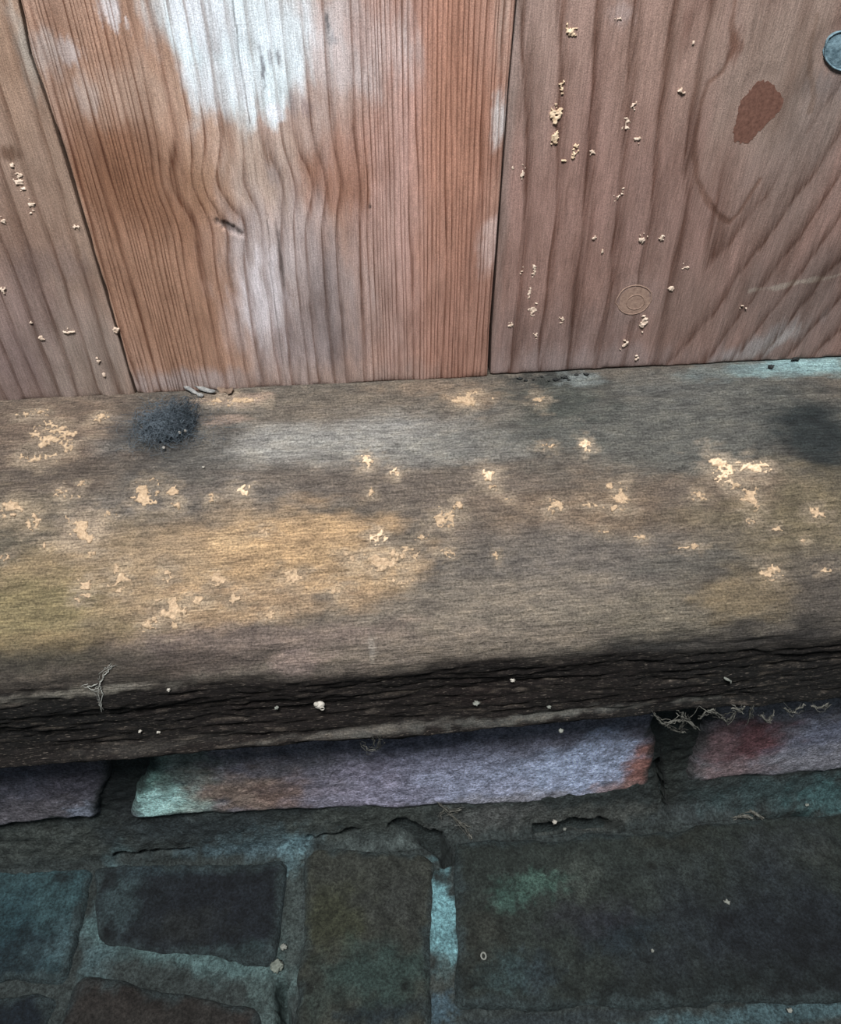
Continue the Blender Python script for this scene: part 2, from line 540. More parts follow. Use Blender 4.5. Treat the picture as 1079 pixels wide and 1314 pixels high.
def mid_rs(X, S):
    r = 1.0+0*X
    r = r-0.42*blob(BOARD, X, S, 320, 40, 105, 120, 3, 0.6, 0.3)
    r = r-0.25*blob(BOARD, X, S, 370, 400, 75, 130, 4, 0.6, 0.3)
    r = r-0.10*blob(BOARD, X, S, 330, 200, 50, 90, 5, 0.6, 0.3)
    return np.clip(r, 0.15, 1)
mid_blobs = [
    (560, 250, 110, 420, (166, 108, 82), 0.9, 0.6, 0.2),
    (500, 230, 40, 260, (176, 132, 116), 0.75, 0.6, 0.3),
    (585, 170, 45, 190, (168, 103, 70), 0.7, 0.7, 0.3),
    (600, 420, 50, 110, (150, 96, 72), 0.7, 0.7, 0.3),
    (470, 400, 60, 130, (150, 118, 102), 0.6, 0.7, 0.4),
    (150, 60, 110, 140, (156, 112, 82), 0.85, 0.6, 0.3),
    (180, 330, 95, 190, (146, 98, 66), 0.95, 0.45, 0.3),
    (235, 420, 80, 130, (150, 102, 70), 0.8, 0.5, 0.3),
    (165, 215, 72, 55, (126, 74, 42), 0.75, 0.6, 0.4),
    (200, 250, 100, 60, (134, 82, 48), 0.7, 0.6, 0.4),
    (275, 245, 38, 42, (146, 96, 58), 0.8, 0.6, 0.4),
    (250, 170, 50, 80, (172, 132, 100), 0.5, 0.7, 0.4),
    (405, 235, 62, 46, (150, 92, 60), 0.85, 0.35, 0.4),
    (450, 190, 40, 70, (158, 104, 78), 0.7, 0.6, 0.4),
    (335, 215, 38, 75, (172, 148, 126), 0.75, 0.6, 0.4),
    (400, 130, 70, 60, (170, 142, 126), 0.8, 0.6, 0.4),
    (375, 390, 72, 120, (158, 142, 136), 0.85, 0.5, 0.4),
    (340, 330, 40, 50, (162, 148, 142), 0.7, 0.5, 0.4),
    (338, 385, 26, 50, (190, 184, 186), 0.75, 0.6, 0.5),
    (425, 400, 30, 75, (112, 98, 94), 0.65, 0.8, 0.6),
    (400, 445, 45, 35, (120, 104, 100), 0.5, 0.8, 0.6),
    (430, 50, 75, 70, (178, 164, 158), 0.85, 0.5, 0.5),
    (480, 40, 25, 50, (176, 140, 126), 0.6, 0.7, 0.5),
    (300, 45, 75, 88, (188, 216, 222), 0.98, 0.55, 0.45),
    (262, 10, 40, 60, (190, 202, 208), 0.9, 0.4, 0.35),
    (345, 30, 55, 70, (184, 202, 206), 0.85, 0.5, 0.45),
    (345, 115, 26, 42, (190, 214, 218), 0.9, 0.4, 0.5),
    (285, 110, 40, 32, (190, 202, 206), 0.8, 0.5, 0.5),
    (352, 145, 9, 12, (204, 214, 222), 0.9, 0.4, 0.4),
    (143, 12, 14, 26, (196, 194, 194), 0.8, 0.4, 0.5),
    (88, 68, 13, 16, (176, 164, 158), 0.75, 0.5, 0.5),
    (58, 65, 20, 26, (160, 148, 138), 0.65, 0.6, 0.5),
    (112, 122, 18, 22, (164, 146, 134), 0.7, 0.6, 0.5),
    (150, 120, 60, 34, (168, 138, 114), 0.5, 0.7, 0.5),
    (641, 158, 11, 32, (192, 188, 182), 0.85, 0.5, 0.4),
    (628, 318, 14, 34, (190, 158, 144), 0.75, 0.6, 0.5),
    (645, 20, 8, 60, (150, 130, 112), 0.5, 0.7, 0.4),
    (240, 490, 90, 14, (146, 132, 126), 0.75, 0.7, 0.5),
    (440, 488, 120, 18, (140, 116, 102), 0.6, 0.7, 0.5),
    (360, 330, 2.4, 45, (84, 68, 62), 0.8, 0.5, 0.3),
    (337, 85, 2.6, 24, (98, 100, 108), 0.85, 0.5, 0.4),
    (357, 74, 2, 12, (104, 106, 112), 0.8, 0.5, 0.4),
    (346, 74, 3, 10, (120, 122, 126), 0.7, 0.5, 0.4),
    (420, 30, 2.4, 12, (88, 90, 92), 0.8, 0.5, 0.4),
    (426, 50, 7, 8, (140, 138, 138), 0.7, 0.5, 0.5),
    (375, 132, 5, 14, (136, 120, 116), 0.7, 0.6, 0.5),
    (394, 138, 6, 12, (132, 108, 104), 0.7, 0.6, 0.5),
    (352, 222, 9, 14, (132, 116, 110), 0.6, 0.6, 0.5),
    (294, 292, 15, 5, (104, 92, 88), 0.8, 0.5, 0.4, 0.55),
    (475, 265, 2, 2.5, (50, 34, 26), 0.9, 0.4, 0.2),
    (108, 300, 6, 230, (166, 132, 102), 0.6, 0.7, 0.3, -0.0),
]
def mid_h(X, S, h):
    # latewood stands proud in the weathered heart
    g = mid_ring(X, S)
    f = g-np.floor(g)
    m = sstep(0.034, 0.026, np.abs(X-cx_mid))
    return h+m*0.00028*np.sin(f*math.pi)-0.0009*blob(BOARD, X, S, 294, 292, 15, 5, 43, 0.5, 0.4, 0.55)
GAPL, GAPR = 0.00042, 0.0012
mid_l = lambda s: seam_x(seamL_pts, s)+GAPL+0.0003*vnoise(s*160, s*0+3, 2)
mid_r = lambda s: seam_x(seamR_pts, s)-GAPR*np.clip((s-0.55)/0.15, 0.45, 1)
p_mid = plank('plank', mid_l, mid_r, mid_ring, mid_rs,
              lambda X, S: paint(BOARD, X, S, (166, 128, 104), mid_blobs, BG), 0.0, mid_h, True, 1)

# --- left plank ----------------------------------------------------
cx_l = bx(-70, 250)
def left_ring(X, S):
    x = X-cx_l
    return (x-0.05*(S-0.62)*sstep(0.04, -0.02, x)+0.0016*fbm(X*30, S*8, 3, 31))/0.0078+40
left_blobs = [
    (30, 60, 70, 120, (152, 112, 80), 0.8, 0.7, 0.3),
    (25, 20, 30, 60, (156, 122, 92), 0.5, 0.7, 0.4),
    (35, 70, 11, 60, (146, 138, 122), 0.8, 0.6, 0.4),
    (80, 250, 60, 130, (142, 112, 86), 0.6, 0.8, 0.4),
    (40, 420, 90, 90, (124, 100, 90), 0.8, 0.7, 0.4),
    (10, 480, 60, 60, (108, 88, 82), 0.7, 0.8, 0.4),
    (120, 470, 50, 70, (132, 116, 100), 0.7, 0.7, 0.4),
    (12, 196, 12, 9, (92, 58, 36), 0.8, 0.7, 0.4),
    (18, 300, 40, 50, (128, 92, 70), 0.5, 0.7, 0.5),
    (60, 340, 50, 20, (112, 92, 84), 0.5, 0.8, 0.5),
    (20, 228, 6, 10, (96, 66, 50), 0.6, 0.5, 0.4),
    (150, 400, 6, 130, (144, 126, 106), 0.6, 0.7, 0.3),
]
left_l = lambda s: -0.262+0*s
left_r = lambda s: seam_x(seamL_pts, s)-GAPL*0.8
p_left = plank('plank', left_l, left_r, left_ring, lambda X, S: 0.75+0*X,
               lambda X, S: paint(BOARD, X, S, (138, 106, 84), left_blobs, BG), 0.0006, None, True, 2)

# --- right plank ---------------------------------------------------
ux, us, _ = BOARD.pix(936, 286)
def right_ring(X, S):
    d1 = ux-X
    d2 = 0.90*(X-ux)+0.44*(S-us)
    k = 0.0045
    g = k*np.logaddexp(d1/k, d2/k)
    w = 0.0016*fbm(X*24, S*10, 3, 51)
    up = np.clip(us-S, 0, 1)*0.10*sstep(0.0, 0.02, d1)
    g = g+w-up
    # rings crowd towards the left edge of the plank
    left = np.where(d1 > 0, np.clip(d1-0.045, 0, 1), 0)
    return g/0.0118+left*left*2400*0.028+11.12
def right_rs(X, S):
    r = 0.88+0*X
    r = r-0.68*blob(BOARD, X, S, 1000, 110, 84, 140, 8, 0.5, 0.25)
    r = r-0.25*blob(BOARD, X, S, 830, 420, 80, 60, 9, 0.6, 0.3)
    return np.clip(r, 0.1, 1)
uline = polyline_px(BOARD, [(948, -10), (941, 30), (944, 62), (930, 92), (910, 108), (902, 135), (896, 165), (893, 200), (897, 235), (912, 262), (926, 280), (938, 287), (950, 276), (962, 256), (978, 232)])
uline2 = polyline_px(BOARD, [(1052, 20), (1043, 60), (1042, 95), (1048, 125), (1042, 145)])
cobl = polyline_px(BOARD, [(965, 375), (1000, 371), (1030, 364), (1060, 360), (1090, 352)])
right_blobs = [
    (680, 60, 40, 120, (136, 116, 102), 0.7, 0.8, 0.3),
    (760, 60, 90, 120, (150, 116, 98), 0.8, 0.8, 0.3),
    (800, 20, 14, 14, (160, 146, 140), 0.6, 0.7, 0.5),
    (740, 250, 90, 150, (138, 98, 82), 0.7, 0.8, 0.3),
    (870, 60, 60, 90, (144, 108, 88), 0.6, 0.8, 0.4),
    (1000, 90, 90, 150, (132, 108, 90), 0.85, 0.7, 0.3),
    (1040, 180, 50, 80, (118, 102, 90), 0.7, 0.8, 0.4),
    (1000, 260, 70, 60, (118, 94, 80), 0.6, 0.8, 0.4),
    (850, 300, 60, 90, (126, 92, 78), 0.7, 0.8, 0.4),
    (900, 400, 90, 60, (116, 88, 74), 0.8, 0.8, 0.4),
    (1030, 400, 70, 80, (104, 86, 76), 0.8, 0.8, 0.4),
    (720, 440, 90, 40, (118, 92, 82), 0.75, 0.8, 0.4),
    (760, 468, 150, 16, (128, 108, 100), 0.8, 0.8, 0.5),
    (960, 455, 60, 12, (126, 124, 120), 0.7, 0.8, 0.6, -0.5),
    (1000, 440, 26, 6, (142, 138, 130), 0.6, 0.8, 0.6, -0.6),
    (945, 60, 9, 22, (104, 62, 44), 0.7, 0.6, 0.5),
    (884, 40, 9, 30, (116, 76, 60), 0.6, 0.7, 0.5),
    (650, 200, 8, 260, (118, 100, 88), 0.6, 0.8, 0.3),
    (655, 20, 6, 40, (150, 144, 136), 0.6, 0.6, 0.4),
    (1068, 110, 24, 18, (104, 94, 88), 0.6, 0.8, 0.5),
    (815, 388, 30, 28, (128, 102, 90), 0.6, 0.7, 0.4),
    (760, 150, 8, 100, (116, 74, 62), 0.35, 0.8, 0.4),
]
def right_c(X, S):
    C = paint(BOARD, X, S, (136, 98, 82), right_blobs, BG)
    for pts, w, op, col in ((uline, 0.0010, 0.62, (98, 70, 58)), (uline2, 0.0010, 0.5, (104, 84, 72))):
        d = dist_poly(X, S, pts)
        m = (1-sstep(0.3, 1.25, d/w+0.5*fbm(X*300, S*120, 3, 61)))*op
        C = C*(1-m[..., None])+lin(col)*m[..., None]
    d = dist_poly(X, S, cobl)
    m = (1-sstep(0.2, 1.3, d/0.0010+0.7*fbm(X*300, S*300, 3, 62)))*0.6
    C = C*(1-m[..., None])+lin((156, 148, 138))*m[..., None]
    return C
def right_h(X, S, h):
    h = h-0.00015*np.exp(-(dist_poly(X, S, uline)/0.0007)**2)
    for px, py, rx, ry in ((975, 146, 44, 54), (816, 388, 32, 28), (1083, 66, 40, 42)):   # flat round the knots
        m = blob(BOARD, X, S, px, py, rx, ry, 1, 0.2, 0.0)
        h = h*(1-m)-0.0016*m
    return h
right_l = lambda s: seam_x(seamR_pts, s)+GAPR*0.4*np.clip((s-0.55)/0.15, 0.3, 1)
right_r = lambda s: 0.2075+0*s
p_right = plank('plank', right_l, right_r, right_ring, right_rs, right_c, -0.0016, right_h, True, 3)
# further planks of the same wall past both edges of the photograph
plank('plank', lambda s: -0.415+0*s, lambda s: -0.2635+0*s, lambda X, S: X/0.006+90, lambda X, S: 0.6+0*X,
      lambda X, S: paint(BOARD, X, S, (134, 104, 84), []), 0.0, None, False, 4)
plank('plank', lambda s: 0.2090+0*s, lambda s: 0.352+0*s, lambda X, S: X/0.005+90, lambda X, S: 0.7+0*X,
      lambda X, S: paint(BOARD, X, S, (130, 98, 82), []), -0.0005, None, False, 5)
plank('plank', lambda s: 0.3535+0*s, lambda s: 0.500+0*s, lambda X, S: X/0.004+90, lambda X, S: 0.7+0*X,
      lambda X, S: paint(BOARD, X, S, (140, 104, 84), []), 0.0004, None, False, 6)

# =================================================================== BEAM
KB = 1.0
beam_blobs = [
    # upper band against the boards
    (60, 560, 140, 60, (112, 88, 72), 0.85, 0.7, 0.4),
    (110, 545, 40, 26, (122, 98, 80), 0.5, 0.8, 0.5),
    (420, 560, 190, 34, (138, 136, 132), 0.95, 0.7, 0.5),
    (560, 575, 120, 20, (126, 126, 122), 0.7, 0.7, 0.5),
    (430, 520, 150, 18, (112, 98, 84), 0.7, 0.7, 0.5),
    (300, 515, 42, 8, (168, 134, 112), 0.8, 0.6, 0.5),
    (285, 540, 30, 5, (164, 132, 112), 0.75, 0.6, 0.5),
    (605, 512, 30, 9, (160, 124, 90), 0.8, 0.6, 0.5),
    (560, 497, 60, 8, (140, 112, 88), 0.6, 0.7, 0.5),
    (870, 540, 240, 64, (90, 91, 87), 0.95, 0.5, 0.3),
    (720, 515, 60, 30, (62, 70, 66), 0.75, 0.7, 0.5),
    (700, 486, 44, 7, (40, 46, 46), 0.8, 0.6, 0.6),
    (745, 486, 26, 8, (116, 128, 130), 0.7, 0.6, 0.6),
    (860, 500, 60, 18, (92, 92, 90), 0.6, 0.8, 0.5),
    (1030, 470, 90, 12, (120, 168, 176), 0.95, 0.6, 0.5, -0.05),
    (930, 480, 60, 10, (96, 110, 112), 0.7, 0.7, 0.5),
    (1050, 555, 70, 46, (36, 46, 50), 0.95, 0.6, 0.4),
    (215, 560, 60, 44, (62, 64, 66), 0.85, 0.8, 0.4),
    (240, 600, 60, 30, (82, 78, 74), 0.7, 0.8, 0.4),
    # middle
    (60, 610, 100, 16, (84, 74, 66), 0.7, 0.7, 0.5),
    (430, 625, 200, 26, (104, 90, 80), 0.8, 0.7, 0.5),
    (270, 650, 160, 26, (104, 96, 90), 0.7, 0.7, 0.5),
    (640, 650, 110, 40, (112, 96, 84), 0.8, 0.7, 0.5),
    (770, 655, 110, 36, (122, 98, 76), 0.85, 0.7, 0.5),
    (900, 630, 60, 24, (106, 88, 76), 0.7, 0.7, 0.5),
    (1010, 660, 110, 50, (112, 97, 68), 0.85, 0.7, 0.45),
    (960, 620, 50, 24, (124, 100, 80), 0.7, 0.7, 0.5),
    (30, 720, 60, 40, (92, 84, 66), 0.8, 0.7, 0.5),
    (25, 660, 40, 26, (136, 116, 88), 0.7, 0.7, 0.5),
    # the golden band
    (130, 750, 170, 62, (142, 116, 78), 0.95, 0.5, 0.45),
    (300, 720, 120, 60, (164, 128, 86), 0.9, 0.6, 0.45),
    (400, 700, 110, 46, (176, 134, 86), 0.95, 0.5, 0.45),
    (480, 735, 78, 36, (176, 136, 90), 0.95, 0.4, 0.45),
    (320, 775, 130, 28, (166, 128, 88), 0.85, 0.5, 0.5),
    (170, 720, 90, 40, (150, 122, 90), 0.7, 0.7, 0.5),
    (30, 790, 100, 44, (124, 108, 66), 0.95, 0.6, 0.4),
    (70, 825, 110, 14, (120, 98, 62), 0.8, 0.6, 0.5),
    (110, 680, 26, 22, (170, 142, 116), 0.6, 0.7, 0.5),
    (300, 695, 30, 14, (186, 148, 100), 0.5, 0.7, 0.5),
    # grey field and lower band
    (720, 735, 170, 46, (106, 97, 90), 0.9, 0.6, 0.45),
    (640, 790, 220, 38, (122, 109, 94), 0.85, 0.6, 0.45),
    (880, 790, 130, 36, (108, 98, 82), 0.8, 0.7, 0.45),
    (965, 765, 66, 30, (116, 96, 66), 0.8, 0.6, 0.5),
    (1050, 770, 50, 40, (80, 72, 66), 0.85, 0.6, 0.45),
    (880, 720, 70, 20, (84, 82, 76), 0.6, 0.7, 0.5),
    (300, 825, 140, 24, (108, 90, 82), 0.9, 0.6, 0.4),
    (450, 830, 120, 26, (122, 102, 92), 0.9, 0.5, 0.4),
    (600, 830, 160, 20, (116, 102, 88), 0.8, 0.5, 0.4),
    (380, 850, 30, 16, (134, 110, 104), 0.6, 0.6, 0.5),
    (477, 832, 4, 16, (148, 136, 124), 0.7, 0.6, 0.4),
    (120, 858, 170, 20, (68, 60, 52), 0.92, 0.5, 0.4),
    (40, 845, 80, 16, (60, 56, 46), 0.8, 0.6, 0.4),
    (250, 850, 70, 16, (82, 68, 62), 0.7, 0.6, 0.4),
    (870, 842, 120, 14, (70, 66, 60), 0.85, 0.6, 0.5),
    (1000, 820, 110, 16, (56, 52, 50), 0.9, 0.6, 0.5),
    (820, 835, 50, 12, (48, 48, 48), 0.75, 0.6, 0.6),
]
xv = axis(-0.44, 0.50, -0.225, 0.275, 0.00085, 0.012)
s_nose = BEAM.pix(540, 862)[1]
s_lip = BEAM.s[-6]
sv = np.concatenate([np.linspace(0, BEAM.s[-3], int(BEAM.s[-3]/0.0008))])
# where the dark front begins (a dirt line that wanders along the nose), as (px, py) along the beam
dirt = [(-40, 884), (0, 884), (100, 882), (200, 874), (300, 872), (400, 862), (540, 850), (640, 842), (740, 838), (800, 832), (900, 838), (1000, 826), (1079, 812), (1120, 808)]
dpts = polyline_px(BEAM, dirt)
Xb, Sb = np.meshgrid(xv, sv)
beam_crust = [
    (70, 568, 24, 20), (35, 536, 9, 6), (58, 533, 8, 4), (132, 540, 9, 5), (80, 637, 7, 5), (96, 640, 9, 5), (106, 626, 5, 5), (103, 682, 15, 18),
    (45, 672, 10, 10), (16, 656, 13, 8), (188, 634, 14, 15), (226, 636, 8, 7), (272, 641, 6, 5), (313, 633, 12, 8), (230, 651, 9, 4), (155, 741, 12, 15),
    (214, 738, 9, 10), (280, 744, 9, 8), (218, 788, 20, 15), (254, 770, 12, 7), (110, 755, 10, 11), (190, 803, 10, 6), (305, 771, 11, 8), (376, 741, 15, 10),
    (485, 691, 10, 10), (490, 718, 18, 12), (525, 714, 12, 13), (520, 745, 18, 5), (451, 724, 12, 12), (430, 756, 11, 6), (140, 662, 8, 4), (10, 715, 7, 5),
    (473, 592, 9, 9), (508, 608, 7, 5), (477, 632, 5, 5), (627, 609, 11, 11), (629, 627, 10, 4), (570, 666, 15, 13), (587, 648, 8, 7), (573, 711, 9, 6),
    (637, 715, 4, 6), (605, 512, 22, 7), (692, 512, 9, 8), (752, 568, 7, 9), (703, 574, 9, 4), (797, 633, 14, 14), (789, 655, 12, 5), (712, 650, 9, 8),
    (757, 648, 9, 4), (775, 684, 8, 4), (927, 600, 17, 18), (969, 598, 17, 9), (894, 636, 9, 6), (962, 638, 14, 14), (885, 703, 16, 4), (988, 735, 12, 10),
    (1048, 658, 12, 7), (998, 677, 6, 4), (1030, 694, 5, 3), (965, 668, 7, 4), (1056, 732, 8, 4), (300, 517, 24, 5), (820, 690, 8, 4), (945, 625, 8, 4),
    (30, 590, 8, 4), (335, 683, 10, 5), (348, 790, 8, 5), (120, 710, 9, 4), (60, 700, 6, 4), (100, 770, 8, 4), (540, 690, 8, 4), (653, 640, 5, 3),
]
STRONG = {(927, 600), (473, 592), (627, 609), (485, 691), (752, 568), (969, 598), (313, 633), (508, 608)}
beam_blobs += [(px, py, rx*1.35+2, ry*1.35+2, (176, 152, 124) if (px, py) in STRONG else (156, 134, 108), 0.55, 0.7, 0.8) for px, py, rx, ry in beam_crust]
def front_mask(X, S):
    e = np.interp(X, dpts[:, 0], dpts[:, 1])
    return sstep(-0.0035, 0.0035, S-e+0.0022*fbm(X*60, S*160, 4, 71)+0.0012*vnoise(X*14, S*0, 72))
def beam_h(X, S):
    h = 0.0016*fbm(X*14, S*42, 3, 81)+0.00075*fbm(X*50, S*190, 4, 82)+0.00035*fbm(X*120, S*800, 3, 83)
    fm = front_mask(X, S)
    h = h*(1-0.45*fm)+fm*(0.0007*fbm(X*45, S*520, 4, 84)+0.0004*fbm(X*150, S*900, 3, 85))
    lip = np.exp(-((S-s_lip-0.002)/0.003)**2)
    h = h+lip*(0.0010*fbm(X*40, S*60, 4, 86))
    # fade where the boards stand
    h = h*(0.25+0.75*sstep(0.0, 0.012, S))+0.0004*np.exp(-S/0.003)
    # flaked hollow in the golden band, cracked cavities
    for (px, py, rx, ry, d) in ((268, 500, 26, 5, 0.0008), (1048, 560, 60, 30, 0.0016), (215, 560, 50, 34, 0.0008)):
        h = h-d*blob(BEAM, X, S, px, py, rx, ry, 5, 0.6, 0.4)
    return h
def beam_c(X, S):
    C = paint(BEAM, X, S, (98, 88, 78), beam_blobs, KB)
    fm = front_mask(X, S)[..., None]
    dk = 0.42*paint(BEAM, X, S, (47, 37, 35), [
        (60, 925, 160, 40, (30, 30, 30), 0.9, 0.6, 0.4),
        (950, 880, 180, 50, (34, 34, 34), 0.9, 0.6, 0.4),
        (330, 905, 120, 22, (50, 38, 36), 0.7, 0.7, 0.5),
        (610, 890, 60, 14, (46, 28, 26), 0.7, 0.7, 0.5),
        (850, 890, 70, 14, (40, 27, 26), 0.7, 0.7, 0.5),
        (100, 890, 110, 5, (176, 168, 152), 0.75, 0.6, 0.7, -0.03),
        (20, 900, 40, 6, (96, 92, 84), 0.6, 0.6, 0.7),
        (480, 936, 110, 6, (138, 132, 124), 0.75, 0.6, 0.6, -0.04),  # pale lip strips: dust plus light caught by the edge, painted into the colour
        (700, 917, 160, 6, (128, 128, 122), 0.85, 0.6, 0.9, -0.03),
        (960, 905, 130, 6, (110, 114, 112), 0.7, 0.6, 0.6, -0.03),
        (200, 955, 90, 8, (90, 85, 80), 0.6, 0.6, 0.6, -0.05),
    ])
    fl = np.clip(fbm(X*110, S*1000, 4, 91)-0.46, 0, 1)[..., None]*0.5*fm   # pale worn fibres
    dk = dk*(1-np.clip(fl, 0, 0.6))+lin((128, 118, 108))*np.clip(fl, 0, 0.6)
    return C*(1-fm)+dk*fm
def make_beam():
    nr, nc = Xb.shape
    h = beam_h(Xb, Sb)
    V = BEAM.M(Xb, Sb, h)
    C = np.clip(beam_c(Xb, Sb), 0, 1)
    # hidden closing rows: underside, back, top under the planks
    def row(y, z):
        return np.stack([xv, np.full(nc, y), np.full(nc, z)], -1)[None]
    zb = BEAM_BOTTOM
    rows = np.concatenate([row(0.046, 0.0), row(0.003, 0.0), V, row(FACE_Y+0.010, zb+0.0004), row(0.046, zb+0.0004)])
    R_ = rows.shape[0]
    Cc = np.concatenate([C[:1], C[:1], C, C[-1:], C[-1:]])
    Sx = np.concatenate([Sb[:1]-0.05, Sb[:1]-0.003, Sb, Sb[-1:]+0.01, Sb[-1:]+0.15])
    Xx = np.concatenate([Xb[:1], Xb[:1], Xb, Xb[:1], Xb[:1]])
    Vf = rows.reshape(-1, 3)
    q = grid_faces(R_, nc)
    i = np.arange(R_*nc).reshape(R_, nc)
    close = np.stack([i[-1, :-1], i[-1, 1:], i[0, 1:], i[0, :-1]], -1)
    q = np.concatenate([q, close])[:, ::-1]
    capL = list(i[:, 0]); capR = list(i[::-1, -1])
    tint = np.ones((len(Vf), 4)); tint[:, :3] = Cc.reshape(-1, 3)
    st = np.stack([Xx.reshape(-1)*1000, Sx.reshape(-1)*1000, 0*Sx.reshape(-1)], -1)
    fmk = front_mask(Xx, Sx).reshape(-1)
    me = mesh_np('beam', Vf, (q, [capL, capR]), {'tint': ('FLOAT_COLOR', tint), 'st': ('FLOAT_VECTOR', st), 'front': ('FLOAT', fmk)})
    return link('sill_beam', me, M_BEAM)
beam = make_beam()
tag(beam, 'thick rough timber sill beam, golden brown and grey on top, blackened along its front', 'beam')

# =================================================================== BRICK COURSE
def quad_block(name, prof, corners, thick, cfun, mat, parent, edge_r, lift, res=0.0011, seed=0, wob=0.0012, rough=0.0005, hfun=None):
    """corners: bl, br, tr, tl in (x, s) of the profile. Rounded, slightly uneven block."""
    c = [np.array(p, float) for p in corners]
    wd = max(np.linalg.norm(c[1]-c[0]), np.linalg.norm(c[2]-c[3])); hd = max(np.linalg.norm(c[3]-c[0]), np.linalg.norm(c[2]-c[1]))
    nu, nv = max(8, int(wd/res)), max(8, int(hd/res))
    # tl row first (s grows downwards on all profiles)
    U, Vv = np.meshgrid(np.linspace(0, 1, nu+1), np.linspace(0, 1, nv+1))
    P = (c[3]*((1-U)*(1-Vv))[..., None]+c[2]*(U*(1-Vv))[..., None]+c[0]*((1-U)*Vv)[..., None]+c[1]*(U*Vv)[..., None])
    X, S = P[..., 0], P[..., 1]
    # rounded corners: pull corner points inwards
    e_u = np.minimum(U, 1-U)*wd; e_v = np.minimum(Vv, 1-Vv)*hd
    X = X+wob*fbm(X*55+seed, S*55, 3, 200+seed); S = S+wob*fbm(X*55, S*55+seed*2.0, 3, 300+seed)
    def hf(X, S):
        e = np.minimum(e_u, e_v)
        cr = np.hypot(np.maximum(edge_r*1.6-e_u, 0), np.maximum(edge_r*1.6-e_v, 0))
        e = np.minimum(e, np.maximum(edge_r*1.6-cr, 0))
        t = np.clip(e/edge_r, 0, 1)
        h = lift-(edge_r*0.9)*(1-np.sqrt(np.clip(1-(1-t)**2, 0, 1)))
        h = h+rough*(1.6*fbm(X*35, S*35, 3, 400+seed)+0.7*fbm(X*260, S*260, 3, 500+seed))
        if hfun: h = h+hfun(X, S)
        return h
    edge_col = np.array(lin((52, 58, 58)) if prof is BRICK else lin((46, 56, 58)))
    def cf(X, S):      # mortar smeared over the margins
        C = cfun(X, S)
        e = np.minimum(e_u, e_v)+0.0034*fbm(X*120, S*120, 4, 800+seed)
        m = ((1-sstep(0.0002, 0.0056, e))*0.8)[..., None]
        return C*(1-m)+edge_col*m
    return sheet(name, prof, X, S, hf, cf, mat, thick, parent)

# mortar body of the brick base: wall joints and the fillet at the foot (structure)
KM = 1.0
KF = 1.0
mortar_blobs = [
    # joints of the wall course
    (140, 1010, 24, 60, (48, 52, 53), 0.9, 0.6, 0.4),
    (862, 985, 24, 60, (50, 54, 50), 0.9, 0.6, 0.4),
    # fillet
    (60, 1080, 100, 24, (78, 82, 76), 0.8, 0.6, 0.5),
    (250, 1062, 110, 18, (54, 62, 64), 0.85, 0.6, 0.5),
    (340, 1078, 60, 14, (80, 98, 102), 0.8, 0.6, 0.6),
    (375, 1090, 18, 24, (112, 142, 148), 0.85, 0.5, 0.6),
    (300, 1090, 60, 8, (78, 98, 104), 0.8, 0.6, 0.6),
    (470, 1052, 90, 16, (76, 80, 74), 0.8, 0.6, 0.5),
    (500, 1078, 50, 10, (98, 106, 102), 0.6, 0.6, 0.6),
    (620, 1050, 70, 16, (92, 92, 88), 0.7, 0.6, 0.5),
    (640, 1045, 40, 10, (110, 108, 104), 0.6, 0.6, 0.5),
    (760, 1045, 80, 14, (82, 82, 76), 0.8, 0.6, 0.5),
    (900, 1040, 60, 16, (66, 72, 72), 0.8, 0.6, 0.5),
    (1000, 1015, 90, 16, (66, 84, 84), 0.85, 0.6, 0.5),
    (1055, 1020, 40, 20, (70, 104, 104), 0.7, 0.6, 0.6),
    # bed joints in the floor
    (140, 1180, 26, 70, (84, 106, 108), 0.85, 0.6, 0.5),
    (250, 1222, 130, 20, (88, 112, 110), 0.85, 0.6, 0.5, 0.3),
    (350, 1260, 26, 70, (90, 108, 104), 0.6, 0.7, 0.6),
    (376, 1180, 12, 80, (74, 82, 78), 0.8, 0.6, 0.5),
    (565, 1180, 22, 58, (122, 168, 172), 0.95, 0.4, 0.4),
    (570, 1255, 18, 26, (70, 72, 66), 0.8, 0.6, 0.5),
    (565, 1295, 20, 18, (80, 104, 116), 0.7, 0.6, 0.6),
    (970, 1305, 150, 14, (76, 100, 104), 0.85, 0.6, 0.6),
    (680, 1312, 140, 10, (50, 58, 62), 0.7, 0.6, 0.5),
]
sm_end = MORTAR.pix(540, 1312)[1]+0.075
s_floor0 = MORTAR.s[-3]
crack1 = polyline_px(MORTAR, [(508, 1061), (528, 1066), (552, 1074), (566, 1084), (572, 1102)])
crack2 = polyline_px(MORTAR, [(360, 1266), (360, 1290), (366, 1330)])
crack3 = polyline_px(MORTAR, [(690, 1064), (712, 1060), (735, 1057), (775, 1058), (800, 1060)])
crack4 = polyline_px(MORTAR, [(398, 1076), (440, 1072), (464, 1067)])
crack5 = polyline_px(MORTAR, [(843, 975), (850, 1010), (854, 1045)])
crack6 = polyline_px(MORTAR, [(975, 1049), (1010, 1046), (1045, 1043)])
crack7 = polyline_px(MORTAR, [(150, 1099), (190, 1096), (240, 1092)])
CRACKS = ((crack1, 0.0034, 0.022), (crack2, 0.0030, 0.024), (crack3, 0.0018, 0.014), (crack4, 0.0012, 0.012), (crack5, 0.0012, 0.014), (crack6, 0.0014, 0.012), (crack7, 0.0012, 0.012))
